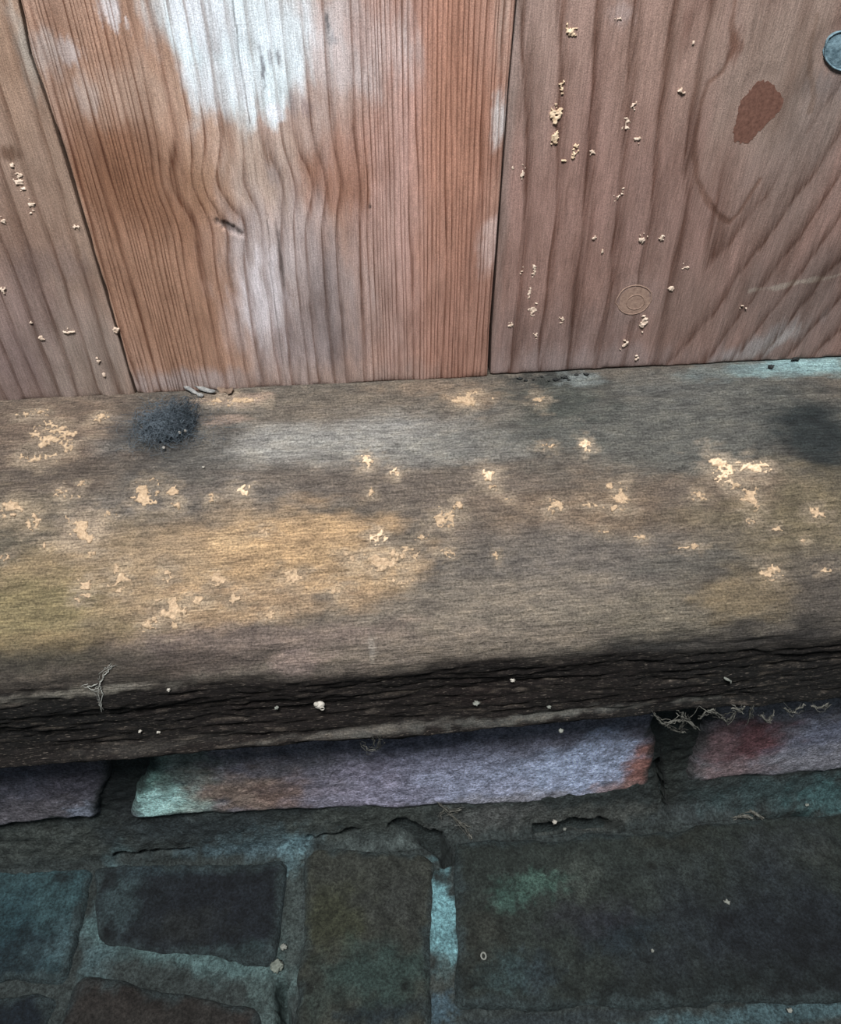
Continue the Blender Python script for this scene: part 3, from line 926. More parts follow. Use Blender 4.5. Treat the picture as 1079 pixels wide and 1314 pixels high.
def mortar_h(X, S):
    h = (0.0011-0.0006*sstep(s_floor0-0.006, s_floor0, S))*fbm(X*50, S*60, 4, 601)+0.0005*fbm(X*260, S*260, 3, 602)
    wob = 0.0012*fbm(X*140, S*140, 3, 603)
    for pts, w, d in CRACKS:
        h = h-d*(1-sstep(0.55, 1.25, (dist_poly(X, S, pts)+wob)/w))
    h = h-0.0004
    return h
def m_sheet(name, s0, s1, parent, thick):
    sm = axis(s0, s1, s0, min(s1, sm_end-0.06), 0.0009, 0.006)
    xm = axis(-0.44, 0.50, -0.215, 0.255, 0.0009, 0.012)
    X, S = np.meshgrid(xm, sm)
    return sheet(name, MORTAR, X, S, mortar_h, lambda X, S: paint(MORTAR, X, S, (58, 64, 62), mortar_blobs, KM), M_MORTAR, thick, parent)
wall_base = m_sheet('wall_base', 0.0, s_floor0, None, 0.026)
tag(wall_base, 'low brick base wall with grey mortar joints beneath the beam', 'wall', kind='structure')
floor = m_sheet('floor', s_floor0, sm_end+0.12, None, 0.030)
tag(floor, 'damp dark brick floor with teal lichen at the foot of the wall', 'floor', kind='structure')

def face_c(base, blobs):
    return lambda X, S: paint(BRICK, X, S, base, blobs, KM)
def fp(px, py): return BRICK.pix(px, py)[:2]
S_TOP = BRICK.s[0]+0.0206     # just under the beam
def course_brick(x0, x1, bl, br, cfun, seed, t0=0.0, t1=0.0):
    c = [(x0, bl), (x1, br), (x1+t1, S_TOP), (x0+t0, S_TOP)]
    return quad_block('brick', BRICK, c, 0.080, cfun, M_BRICK, wall_base, 0.0034, 0.0007, 0.0010, seed, 0.0016, 0.0004)
xA = fp(122, 1040)[0]; xB0 = fp(160, 1030)[0]; xB1 = fp(841, 1000)[0]; xC0 = fp(886, 985)[0]
course_brick(xA-0.225, xA, fp(0, 1056)[1], fp(120, 1050)[1], face_c((86, 80, 86), [
    (60, 1000, 90, 40, (80, 72, 80), 0.7, 0.7, 0.4), (50, 1040, 70, 18, (96, 86, 86), 0.7, 0.7, 0.5),
    (106, 1040, 18, 10, (132, 134, 146), 0.8, 0.6, 0.6), (20, 1000, 30, 20, (84, 82, 92), 0.6, 0.7, 0.5)]), 1, 0.0, 0.026)
course_brick(xB0, xB1, fp(162, 1049)[1], fp(838, 1022)[1], face_c((106, 100, 110), [
    (190, 1000, 40, 50, (92, 132, 116), 0.9, 0.5, 0.4),
    (205, 1030, 46, 20, (160, 202, 188), 0.95, 0.4, 0.4),
    (245, 1035, 30, 14, (150, 170, 150), 0.7, 0.6, 0.5),
    (240, 985, 40, 30, (104, 112, 98), 0.8, 0.6, 0.5),
    (320, 1015, 60, 34, (132, 104, 84), 0.9, 0.6, 0.5),
    (370, 1020, 50, 26, (126, 92, 78), 0.7, 0.6, 0.5),
    (400, 975, 90, 24, (98, 92, 96), 0.8, 0.7, 0.5),
    (430, 1012, 50, 26, (134, 122, 134), 0.7, 0.6, 0.5),
    (520, 1005, 70, 34, (150, 134, 150), 0.85, 0.7, 0.5),
    (580, 990, 90, 40, (138, 132, 150), 0.8, 0.7, 0.5),
    (660, 1000, 110, 30, (152, 150, 170), 0.85, 0.7, 0.5),
    (740, 985, 70, 34, (160, 166, 190), 0.9, 0.6, 0.5),
    (640, 1028, 90, 10, (150, 138, 138), 0.7, 0.7, 0.5),
    (824, 990, 24, 34, (148, 88, 72), 0.95, 0.45, 0.4),
    (790, 1012, 34, 12, (142, 104, 94), 0.7, 0.6, 0.5),
    (500, 950, 120, 14, (90, 84, 98), 0.5, 0.7, 0.5)]), 2, 0.028, -0.014)
course_brick(xC0, xC0+0.232, fp(888, 1003)[1], fp(1079, 990)[1], face_c((112, 106, 110), [
    (965, 950, 62, 24, (100, 46, 46), 0.85, 0.6, 0.5),
    (910, 960, 26, 34, (112, 84, 82), 0.7, 0.7, 0.5),
    (940, 988, 60, 14, (138, 106, 102), 0.85, 0.6, 0.5),
    (1030, 975, 60, 20, (126, 118, 122), 0.85, 0.6, 0.5),
    (1055, 940, 50, 20, (104, 104, 120), 0.8, 0.7, 0.5),
    (890, 1000, 10, 20, (80, 84, 80), 0.6, 0.7, 0.5)]), 3, -0.004, 0.0)
# bricks beyond the frame
course_brick(xA-0.44, xA-0.239, fp(0, 1056)[1], fp(0, 1056)[1], face_c((96, 84, 84), []), 4)
course_brick(xC0+0.245, xC0+0.36, fp(1079, 990)[1], fp(1079, 990)[1], face_c((104, 92, 92), []), 5)

# =================================================================== FLOOR BRICKS
def gp(px, py): return FLOOR.pix(px, py)[:2]
def floor_brick(corn, cbase, blobs, seed, er=0.0036, lift=0.0012):
    c = [gp(*p) for p in corn]     # bl, br, tr, tl in the photograph
    return quad_block('brick', FLOOR, c, 0.024, lambda X, S: paint(FLOOR, X, S, cbase, blobs, KF), M_BRICK, floor, er, lift, 0.0010, seed, 0.0014, 0.0007)
# teal block at the left
floor_brick([(-150, 1262), (88, 1262), (122, 1108), (-150, 1118)], (62, 88, 92), [
    (50, 1150, 70, 40, (82, 114, 118), 0.85, 0.7, 0.6), (20, 1230, 60, 40, (38, 54, 62), 0.8, 0.7, 0.5),
    (95, 1215, 40, 30, (96, 120, 124), 0.7, 0.7, 0.6), (80, 1128, 14, 8, (34, 40, 42), 0.8, 0.6, 0.5), (10, 1180, 30, 30, (52, 82, 90), 0.7, 0.7, 0.5)], 11)
# dark block
floor_brick([(122, 1212), (352, 1240), (368, 1106), (118, 1110)], (42, 48, 54), [
    (155, 1150, 22, 40, (84, 102, 104), 0.75, 0.7, 0.5), (290, 1160, 60, 50, (36, 40, 48), 0.8, 0.7, 0.5), (240, 1190, 50, 20, (56, 58, 56), 0.6, 0.7, 0.5),
    (250, 1112, 120, 10, (66, 82, 88), 0.8, 0.7, 0.5), (128, 1200, 18, 18, (30, 34, 38), 0.9, 0.6, 0.5), (135, 1125, 20, 14, (36, 40, 42), 0.8, 0.6, 0.5),
    (300, 1225, 60, 12, (66, 84, 84), 0.7, 0.7, 0.6)], 12)
# reddish brown block at the bottom
floor_brick([(40, 1400), (350, 1400), (332, 1296), (100, 1250)], (66, 60, 56), [
    (180, 1280, 90, 30, (62, 54, 50), 0.8, 0.7, 0.5), (330, 1305, 30, 14, (78, 64, 58), 0.6, 0.7, 0.5), (60, 1290, 30, 40, (52, 60, 64), 0.7, 0.7, 0.5)], 13)
floor_brick([(-200, 1400), (24, 1400), (78, 1276), (-160, 1280)], (36, 46, 54), [
    (20, 1300, 50, 30, (30, 40, 50), 0.8, 0.7, 0.5)], 14)
# upright header
floor_brick([(372, 1400), (552, 1400), (562, 1090), (390, 1084)], (82, 82, 72), [
    (430, 1180, 40, 40, (80, 80, 56), 0.7, 0.8, 0.5), (480, 1255, 70, 40, (68, 92, 86), 0.75, 0.7, 0.5), (510, 1160, 40, 40, (80, 80, 76), 0.6, 0.8, 0.5),
    (530, 1080, 30, 14, (102, 116, 116), 0.7, 0.7, 0.6), (470, 1110, 60, 20, (84, 84, 76), 0.6, 0.7, 0.5), (400, 1290, 30, 30, (74, 82, 74), 0.6, 0.7, 0.5),
    (490, 1304, 50, 14, (48, 62, 70), 0.8, 0.7, 0.5), (520, 1268, 5, 6, (26, 30, 28), 0.8, 0.6, 0.5), (398, 1270, 5, 7, (30, 32, 28), 0.8, 0.6, 0.5), (408, 1292, 4, 5, (28, 30, 28), 0.8, 0.6, 0.5)], 15, 0.006)
# long block at the right
floor_brick([(586, 1296), (1180, 1284), (1140, 1040), (583, 1084)], (64, 70, 64), [
    (690, 1135, 34, 14, (112, 148, 130), 0.7, 0.8, 0.7), (650, 1155, 20, 16, (92, 126, 112), 0.7, 0.8, 0.7), (745, 1130, 24, 30, (98, 102, 92), 0.6, 0.8, 0.6),
    (850, 1130, 50, 40, (82, 88, 82), 0.6, 0.8, 0.6), (980, 1190, 150, 70, (50, 56, 64), 0.85, 0.8, 0.5), (1040, 1230, 70, 60, (38, 42, 48), 0.85, 0.8, 0.5),
    (1000, 1085, 60, 24, (74, 78, 80), 0.6, 0.8, 0.6), (1050, 1100, 24, 16, (84, 86, 78), 0.6, 0.8, 0.6), (790, 1200, 40, 26, (44, 58, 68), 0.7, 0.8, 0.5),
    (650, 1250, 30, 24, (78, 100, 100), 0.7, 0.8, 0.6), (690, 1250, 24, 24, (66, 80, 88), 0.6, 0.8, 0.6), (860, 1070, 40, 20, (58, 58, 50), 0.7, 0.8, 0.6),
    (900, 1270, 150, 24, (44, 52, 52), 0.8, 0.8, 0.5), (760, 1180, 50, 20, (70, 66, 76), 0.5, 0.8, 0.6), (620, 1200, 30, 30, (76, 74, 64), 0.6, 0.8, 0.6),
    (590, 1262, 16, 20, (30, 34, 32), 0.7, 0.7, 0.5), (930, 1185, 12, 10, (34, 36, 42), 0.7, 0.7, 0.5), (835, 1113, 6, 5, (30, 30, 26), 0.8, 0.6, 0.5)], 16)
floor_brick([(600, 1420), (1200, 1410), (1190, 1320), (586, 1330)], (54, 62, 64), [], 17)

# bricks of the same floor past the edges of the photograph
def far_brick(x0, x1, s0, s1, seed):
    r = random.Random(seed); j = lambda: r.uniform(-0.003, 0.003)
    col = r.choice([(60, 66, 64), (52, 58, 62), (70, 66, 60), (58, 76, 78), (78, 78, 70)])
    quad_block('brick', FLOOR, [(x0+j(), s1+j()), (x1+j(), s1+j()), (x1+j(), s0+j()), (x0+j(), s0+j())], 0.024,
               lambda X, S: paint(FLOOR, X, S, col, []), M_BRICK, floor, 0.0036, 0.0012, 0.0022, seed, 0.0014, 0.0007)
sA, sB = gp(0, 1118)[1], gp(0, 1400)[1]
xl, xr = gp(-165, 1200)[0]-0.004, gp(1150, 1290)[0]+0.012
far_brick(-0.43, xl-0.012, sA, (sA+sB)/2-0.004, 31); far_brick(-0.43, xl-0.020, (sA+sB)/2+0.004, sB, 32)
far_brick(xr+0.004, xr+0.11, gp(1079, 1045)[1], gp(1079, 1290)[1], 33); far_brick(xr+0.12, 0.47, gp(1079, 1045)[1], gp(1079, 1290)[1], 34)
far_brick(xr+0.004, 0.47, gp(1079, 1318)[1], sB+0.002, 35)
for row in range(2):
    s0 = sB+0.018+row*0.078; x = -0.43+row*0.07
    for k in range(5):
        far_brick(x, x+0.165, s0, s0+0.066, 40+row*7+k); x += 0.177

# =================================================================== CRUST PATCHES (powdery flakes stuck on beam and planks)
def crust(prof, hsurf, px, py, rx, ry, mat, parent, seed, height=0.0007, cell=0.00030, rag=0.75):
    x, s, t = prof.pix(px, py)
    s2 = prof.pix(px, py+3)[1]
    ax = rx*t/F; ay = ry*abs(s2-s)/3
    nx, ns = max(5, int(ax*2.6/cell)), max(5, int(ay*2.6/cell))
    X, S = np.meshgrid(np.linspace(x-ax*1.3, x+ax*1.3, nx), np.linspace(s-ay*1.3, s+ay*1.3, ns))
    d = np.sqrt(((X-x)/ax)**2+((S-s)/ay)**2)
    k = 1.5/math.sqrt(ax*ay)
    m = 1-d+rag*fbm(X*k+seed, S*k*1.4-seed, 4, 700+seed)+0.35*vnoise(X*1100, S*1300, 720+seed)
    keep = m > 0.22
    kf = keep[:-1, :-1] & keep[1:, :-1] & keep[:-1, 1:] & keep[1:, 1:]
    if kf.sum() < 4: 
        keep = d < 0.9
        kf = keep[:-1, :-1] & keep[1:, :-1] & keep[:-1, 1:] & keep[1:, 1:]
    hh = hsurf(X, S)+height*np.clip((m-0.15)*1.6, 0.12, 1)*(0.75+0.5*fbm(X*1300, S*1300, 2, seed))
    V = prof.M(X, S, hh).reshape(-1, 3)
    q = grid_faces(ns, nx).reshape(ns-1, nx-1, 4)[kf][:, ::-1]
    # skirt: boundary edges drop to the surface, so the flake is solid
    Vb = prof.M(X, S, hsurf(X, S)-0.0004).reshape(-1, 3)
    used = np.unique(q)
    remap = -np.ones(len(V), int); remap[used] = np.arange(len(used))
    n0 = len(used)
    top = remap[q]
    bot = (top+n0)[:, ::-1]
    ed = np.concatenate([top[:, [0, 1]], top[:, [1, 2]], top[:, [2, 3]], top[:, [3, 0]]])
    es = set(map(tuple, ed.tolist()))
    side = np.array([(b, a, a+n0, b+n0) for a, b in es if (b, a) not in es], int).reshape(-1, 4)
    me = mesh_np('crust_patch', np.concatenate([V[used], Vb[used]]), (np.concatenate([top, bot, side]), []))
    return link('crust_patch', me, mat, parent)

M_CRUSTM = plain_material('dull_wood_dust', tuple(lin((140, 120, 98))), tuple(lin((200, 176, 148))), 900)
for i, (px, py, rx, ry) in enumerate(beam_crust):
    strong = (px, py) in STRONG
    crust(BEAM, beam_h, px, py, rx, ry, M_CRUST if strong else M_CRUSTM, beam, i, 0.0010 if strong else 0.0007, rag=0.75 if strong else 0.95)
plank_crust_r = [
    (735, 42, 8, 9), (722, 114, 5, 11), (714, 146, 8, 13), (713, 178, 5, 14), (738, 194, 5, 14), (725, 207, 5, 3), (671, 222, 4, 8), (659, 217, 3, 4),
    (815, 137, 4, 7), (804, 161, 5, 12), (820, 181, 6, 4), (801, 245, 3, 8), (794, 255, 6, 4), (827, 308, 5, 6), (850, 308, 4, 4), (774, 325, 3, 3),
    (764, 307, 3, 3), (882, 344, 6, 5), (863, 372, 5, 4), (683, 400, 6, 8), (680, 377, 3, 8), (655, 420, 4, 4), (722, 413, 4, 4), (802, 444, 6, 6),
    (819, 461, 5, 4), (827, 418, 4, 12), (686, 350, 3, 9), (671, 350, 3, 5), (876, 119, 6, 4), (892, 56, 3, 4), (795, 25, 8, 3), (958, 395, 5, 4), (762, 198, 5, 5), (688, 432, 4, 4)]
def flat(prof_h): return lambda X, S: 0*X+prof_h
for i, (px, py, rx, ry) in enumerate(plank_crust_r):
    crust(BOARD, flat(-0.0014), px, py, rx, ry, M_CRUST if py < 215 and px < 745 else M_CRUSTP, p_right, 200+i, 0.0004, 0.00024, 1.0)
plank_crust_l = [(17, 212, 4, 6), (27, 232, 6, 12), (40, 264, 7, 8), (3, 370, 4, 7), (88, 425, 8, 4), (53, 433, 5, 3), (100, 290, 6, 3), (126, 460, 3, 6), (134, 480, 3, 4), (40, 412, 3, 3), (5, 283, 4, 6)]
for i, (px, py, rx, ry) in enumerate(plank_crust_l):
    crust(BOARD, flat(0.0008), px, py, rx, ry, M_CRUSTP, p_left, 300+i, 0.0003, 0.00024)
for i, (px, py, rx, ry) in enumerate([(148, 423, 5, 6), (102, 291, 5, 3)]):
    crust(BOARD, flat(0.0002), px, py, rx, ry, M_CRUSTP, p_mid, 320+i, 0.0006, 0.00028)

# =================================================================== KNOTS AND NAIL (sub-parts of the right plank)
def disc_part(name, pts_px, mat, parent, h0, dome, prof=BOARD, rings=5, ragged=0.0):
    P = polyline_px(prof, pts_px)
    if ragged:
        Q = []
        rr = random.Random(3)
        for a, b in zip(P, np.roll(P, -1, 0)):
            for k in range(4): Q.append(a+(b-a)*k/4+np.array([rr.uniform(-1, 1), 1.8*rr.uniform(-1, 1)])*ragged)
        P = np.array(Q)
    if dome < 0.0002:      # flush piece: one flat face on a short rim
        n = len(P)
        V = np.concatenate([prof.M(P[:, 0], P[:, 1], np.full(n, h0)), prof.M(P[:, 0], P[:, 1], np.full(n, h0-0.003))])
        q = np.array([(j, n+j, n+(j+1) % n, (j+1) % n) for j in range(n)])
        return link(name, mesh_np(name, V, (q, [list(range(n)), list(range(n, 2*n))[::-1]]), None, False), mat, parent)
    c = P.mean(0)
    n = len(P); vs = []
    for k in range(rings+1):
        t = k/rings
        r = 1-t
        hh = h0+dome*math.sin(min(1, t*1.6)*math.pi/2)
        for p in P: vs.append((c[0]+(p[0]-c[0])*r*(1 if k < rings else 0.02), c[1]+(p[1]-c[1])*r*(1 if k < rings else 0.02), hh))
    vs = np.array(vs)
    V = prof.M(vs[:, 0], vs[:, 1], vs[:, 2])
    V = np.concatenate([prof.M(P[:, 0], P[:, 1], np.full(n, h0-0.003)), V])
    q = []
    for k in range(rings+1):
        for j in range(n):
            q.append((k*n+j, k*n+(j+1) % n, (k+1)*n+(j+1) % n, (k+1)*n+j))
    me = mesh_np(name, V, (np.array(q), [list(range((rings+1)*n, (rings+2)*n)), list(range(n))[::-1]]), None, False)
    return link(name, me, mat, parent)
kn1 = disc_part('knot', [(976, 105), (988, 106), (998, 114), (1008, 130), (1004, 142), (996, 152), (984, 162), (972, 174), (966, 183), (952, 186), (945, 183), (943, 172),
                         (946, 160), (949, 146), (952, 132), (960, 124), (966, 116)], M_KNOT, p_right, -0.00152, 0.00004, ragged=0.00028)
tag(kn1, 'dark reddish brown knot')
def ring_px(cx, cy, rx, ry, n=22, ang=0.0):
    rr = random.Random(int(cx)); jit = [1+0.07*rr.uniform(-1, 1) for _ in range(n)]
    return [(cx+jit[k]*rx*math.cos(2*math.pi*k/n)*math.cos(ang)-ry*math.sin(2*math.pi*k/n)*math.sin(ang),
             cy+rx*math.cos(2*math.pi*k/n)*math.sin(ang)+ry*math.sin(2*math.pi*k/n)*math.cos(ang)) for k in range(n)]
def ring_tube(name, pts, rad, mat, parent, prof, h0, seg=6, closed=True):
    P = polyline_px(prof, pts); n = len(P)
    C3 = prof.M(P[:, 0], P[:, 1], np.full(n, h0))
    return link(name, tube_mesh(name, C3, [rad]*n, seg, closed), mat, parent)
def tube_mesh(name, C3, rads, seg=6, closed=False):
    C3 = np.asarray(C3, float); n = len(C3)
    V = []; 
    for i in range(n):
        a = C3[(i-1) % n] if closed or i > 0 else C3[i]; b = C3[(i+1) % n] if closed or i < n-1 else C3[i]
        t = (b-a)/(np.linalg.norm(b-a)+1e-12)
        u = np.cross(t, [0.31, 0.52, 0.79]); u /= np.linalg.norm(u)+1e-12
        v = np.cross(t, u)
        for k in range(seg):
            an = 2*math.pi*k/seg
            V.append(C3[i]+rads[i]*(math.cos(an)*u+math.sin(an)*v))
    q = []
    m = n if closed else n-1
    for i in range(m):
        for k in range(seg):
            q.append((i*seg+k, ((i+1) % n)*seg+k, ((i+1) % n)*seg+(k+1) % seg, i*seg+(k+1) % seg))
    ex = [] if closed else [list(range(seg)), list(range((n-1)*seg, n*seg))[::-1]]
    return mesh_np(name, np.array(V), (np.array(q)[:, ::-1], ex))
kn2 = disc_part('knot', ring_px(816, 388, 21, 17, 22, -0.35), M_KNOTP, p_right, -0.00154, 0.00008)
tag(kn2, 'small pale oval knot with a raised rim')
ring_tube('knot_rim', ring_px(815, 387, 23, 18, 26, -0.35), 0.00030, M_KNOTP, p_right, BOARD, -0.00168)
ring_tube('knot_ring', ring_px(817, 390, 12, 9, 20, -0.35), 0.00022, M_KNOTP, p_right, BOARD, -0.00158)
nail = disc_part('nail_head', ring_px(1083, 66, 24, 26, 24), M_NAIL, p_right, -0.0014, 0.0006)
tag(nail, 'round blue grey corroded nail head')
ring_tube('nail_rim', ring_px(1083, 66, 23, 25, 26), 0.00028, M_NAIL, p_right, BOARD, -0.0010)

# =================================================================== LOOSE THINGS
def beam_pt(px, py, lift=0.0):
    x, s, t = BEAM.pix(px, py)
    X = np.array([x]); S = np.array([s])
    return BEAM.M(X, S, beam_h(X, S)+lift)[0]
def surf_pt(prof, px, py, h):
    x, s, t = prof.pix(px, py)
    return prof.M(np.array([x]), np.array([s]), np.array([h]))[0]

def fibres(name, centre, n, spread, length, rad, mat, seed, parent=None, flat_axis=None, curl=1.0):
    """matted fibres: thin curled tubes joined in one mesh"""
    r = random.Random(seed)
    Vs = []; Qs = []; Ex = []; off = 0
    for k in range(n):
        p = Vector([r.gauss(0, 1)*spread[i] for i in range(3)])
        d = Vector([r.gauss(0, 1) for i in range(3)]).normalized()
        pts = []
        steps = 6
        L = length*(0.5+r.random())
        for j in range(steps):
            pts.append(np.array(centre)+np.array(p))
            d = (d+Vector([r.gauss(0, 0.45*curl) for i in range(3)])).normalized()
            p = p+d*L/steps
            for i in range(3):
                p[i] = max(-2.2*spread[i], min(2.2*spread[i], p[i]))
        me = tube_points(pts, rad*(0.6+0.8*r.random()))
        Vs.append(me[0]); Qs.append(me[1]+off); off += len(me[0])
    me = mesh_np(name, np.concatenate(Vs), (np.concatenate(Qs), []))
    return link(name, me, mat, parent)
def tube_points(pts, rad, seg=3):
    pts = np.array(pts); n = len(pts); V = []
    for i in range(n):
        t = pts[min(i+1, n-1)]-pts[max(i-1, 0)]; t = t/(np.linalg.norm(t)+1e-12)
        u = np.cross(t, [0.31, 0.52, 0.79]); u /= np.linalg.norm(u)+1e-12; v = np.cross(t, u)
        rr = rad*(1 if 0 < i < n-1 else 0.4)
        for k in range(seg):
            a = 2*math.pi*k/seg; V.append(pts[i]+rr*(math.cos(a)*u+math.sin(a)*v))
    q = [(i*seg+k, i*seg+(k+1) % seg, (i+1)*seg+(k+1) % seg, (i+1)*seg+k) for i in range(n-1) for k in range(seg)]
    return np.array(V), np.array(q)

# lump: irregular closed body (grit, pebbles, dust cores)
def lump_mesh(name, centre, rad, seed, amp=0.3, nu=14, nv=9, nrm=None, freq=2.0):
    V = []; 
    for i in range(nv+1):
        th = math.pi*i/nv
        for j in range(nu):
            ph = 2*math.pi*j/nu
            d = np.array([math.sin(th)*math.cos(ph), math.sin(th)*math.sin(ph), math.cos(th)])
            V.append(d)
    V = np.array(V)
    f = 1+amp*(vnoise(V[:, 0]*freq+seed, V[:, 1]*freq+V[:, 2]*freq*1.3, seed)+0.5*vnoise(V[:, 0]*freq*2.3, V[:, 2]*freq*2.3+seed, seed+5))
    V = V*f[:, None]*np.array(rad)+np.array(centre)
    q = [(i*nu+j, (i+1)*nu+j, (i+1)*nu+(j+1) % nu, i*nu+(j+1) % nu) for i in range(nv) for j in range(nu)]
    return mesh_np(name, V, (np.array(q), []))

# dark ball of dust and web in the corner under the left seam
c = beam_pt(216, 545, 0.0012)
clump = bpy.data.objects.new('dust_clump', None); COL.objects.link(clump)
core = link('dust_core', lump_mesh('dust_core', c, (0.0072, 0.0080, 0.0024), 5, 0.45, 48, 28, freq=4.0), M_DARKFLUFF, clump)
fibres('fluff', c+np.array([-0.001, 0.0005, 0.0010]), 3000, (0.0052, 0.0062, 0.0014), 0.0045, 0.00006, M_DUST, 21, clump)
fibres('fluff', c+np.array([0.0050, 0.002, 0.0010]), 1300, (0.0030, 0.0052, 0.0014), 0.0045, 0.00007, M_DARKFLUFF, 22, clump)
fibres('loose_strands', c+np.array([0.002, 0.000, 0.0003]), 420, (0.0092, 0.0090, 0.0009), 0.008, 0.00004, M_DUST, 23, clump)
tag(clump, 'dark blue-grey ball of dust and cobweb at the foot of the left plank seam', 'dust')
for k, (px, py) in enumerate([(240, 559), (211, 577), (233, 562)]):
    link('speck', lump_mesh('speck', beam_pt(px, py, 0.0032 if k != 1 else 0.0016), (0.0007, 0.0007, 0.0006), 40+k, 0.25, 8, 6), M_GRIT, clump)

# cobwebs: dusty clotted strands
def cobweb(name, strands, mat, label, rad=0.00035, seed=1, prof_pt=None):
    o = bpy.data.objects.new(name, None); COL.objects.link(o)
    r = random.Random(seed)
    for st_ in strands:
        P = [np.array(p) for p in st_]
        Vs, Qs, off = [], [], 0
        for copy in range(4):
            sp = 0.0 if copy == 0 else 0.0011
            sh = [np.array([r.gauss(0, sp) for _ in range(3)]) for _ in P]
            fine = []
            for i in range(len(P)-1):
                for k in range(7):
                    t = k/7
                    fine.append((P[i]+sh[i])*(1-t)+(P[i+1]+sh[i+1])*t+np.array([r.gauss(0, 1) for _ in range(3)])*0.00022)
            fine.append(P[-1]+sh[-1])
            V, q = tube_points(fine, rad*(0.62 if copy == 0 else 0.28)*(0.7+0.6*r.random()), 4)
            Vs.append(V); Qs.append(q+off); off += len(V)
        link('strand', mesh_np('strand', np.concatenate(Vs), (np.concatenate(Qs), [])), mat, o)
    tag(o, label, 'cobweb')
    return o
LIP_Y = min(p[0] for p in BP[-8:])
def hang(px, py, y=None):
    """point on a vertical plane just in front of the brick face"""
    y = FACE_Y-0.004 if y is None else y
    d = ray(px, py); t = (y-CAM[1])/d[1]
    return CAM+t*d
yl = LIP_Y-0.0010
cobweb('cobweb', [[hang(838, 914, yl), hang(850, 928, yl), hang(866, 938, yl+0.002), hang(880, 940, yl+0.002)],
                  [hang(875, 912, yl), hang(876, 926, yl), hang(870, 938, yl+0.002)],
                  [hang(874, 918, yl), hang(886, 926, yl), hang(892, 936, yl+0.001)],
                  [hang(895, 924, yl), hang(904, 914, yl), hang(916, 910, yl)],
                  [hang(912, 911, yl), hang(922, 920, yl+0.001), hang(932, 926, yl+0.002), hang(944, 914, yl)],
                  [hang(938, 909, yl), hang(950, 912, yl), hang(956, 906, yl)],
                  [hang(962, 908, yl), hang(963, 922, yl+0.001)],
                  [hang(850, 928, yl), hang(873, 924, yl), hang(886, 926, yl)],
                  [hang(975, 918, yl+0.002), hang(985, 926, yl+0.002), hang(992, 916, yl+0.002)]],
       M_WEB, 'tattered grey cobweb hanging from the beam edge at the right brick joint', 0.00055, 3)
cobweb('cobweb', [[hang(486, 942, yl), hang(486, 955, yl+0.001), hang(484, 963, yl+0.002)], [hang(466, 956, yl+0.002), hang(472, 962, yl+0.002), hang(482, 962, yl+0.002)],
                  [hang(480, 944, yl), hang(479, 958, yl+0.002)]],
       M_WEB, 'small wisp of cobweb hanging from the beam edge above the long brick', 0.0003, 4)
cobweb('cobweb', [[hang(1006, 908, yl), hang(1014, 915, yl), hang(1024, 910, yl), hang(1034, 905, yl)], [hang(1040, 906, yl), hang(1050, 909, yl), hang(1062, 902, yl)]],
       M_WEB, 'thin cobweb threads along the beam edge above the red brick', 0.0004, 6)
def mpt(px, py, h=0.0012): return surf_pt(MORTAR, px, py, h)
cobweb('cobweb', [[mpt(560, 1026), mpt(575, 1040), mpt(588, 1052), mpt(600, 1068), mpt(606, 1076)], [mpt(575, 1040), mpt(592, 1036)], [mpt(588, 1052), mpt(604, 1060)], [mpt(570, 1036), mpt(563, 1046)]],
       M_WEB, 'dusty cobweb strands over the mortar fillet above the cyan joint', 0.0005, 5)
cobweb('cobweb', [[mpt(960, 1040), mpt(968, 1048, 0.003), mpt(976, 1056, 0.003)], [mpt(950, 1046), mpt(964, 1054, 0.003)], [mpt(940, 1050), mpt(956, 1048, 0.002)]],
       M_WEB, 'grey flap of old web over the mortar below the red brick', 0.0008, 8)
cobweb('cobweb', [[hang(846, 940, FACE_Y-0.002), hang(849, 975, FACE_Y-0.001), hang(853, 1010, FACE_Y-0.001), mpt(856, 1040)]],
       M_BLACKBIT, 'long black thread down the right brick joint', 0.0003, 9)
cobweb('cobweb', [[beam_pt(146, 852, 0.0006), beam_pt(136, 864, 0.0008), beam_pt(128, 877, 0.0006), beam_pt(132, 890, 0.0005), beam_pt(130, 904, 0.0006)], [beam_pt(128, 877, 0.0006), beam_pt(112, 880, 0.0005)]],
       M_SILVER, 'pale broken thread stuck on the left nose of the beam', 0.0003, 10)

# splinters and debris along the foot of the planks
def splinter(p0, p1, wid, th, mat, label, group=None, seed=1):
    p0, p1 = np.array(p0), np.array(p1)
    d = (p1-p0); L = np.linalg.norm(d); d /= L
    up = np.array([0, -0.35, 0.93]); side = np.cross(d, up); side /= np.linalg.norm(side); up = np.cross(side, d)
    r = random.Random(seed); V = []
    n = 7
    for i in range(n):
        t = i/(n-1)
        w = wid*(0.5+0.7*r.random())*(1 if 0 < i < n-1 else 0.55); h = th*(0.25+0.35*r.random())
        c = p0+d*L*t+up*0.0006*math.sin(t*5+seed)
        V += [c-side*w-up*h*0.3, c+side*w-up*h*0.3, c+side*w*0.7+up*h, c-side*w*0.7+up*h*0.8]
    q = [(i*4+k, i*4+(k+1) % 4, i*4+4+(k+1) % 4, i*4+4+k) for i in range(n-1) for k in range(4)]
    me = mesh_np('splinter', np.array(V), (np.array(q)[:, ::-1], [[0, 1, 2, 3], [(n-1)*4+3, (n-1)*4+2, (n-1)*4+1, (n-1)*4]]), smooth=False)
    return tag(link('splinter', me, mat), label, 'splinter', group)
splinter(beam_pt(237, 500, 0.0012), beam_pt(262, 512, 0.0012), 0.0009, 0.0007, M_SPLINTER, 'grey curled splinter nearest the dust ball', 'splinters at the plank foot', 1)
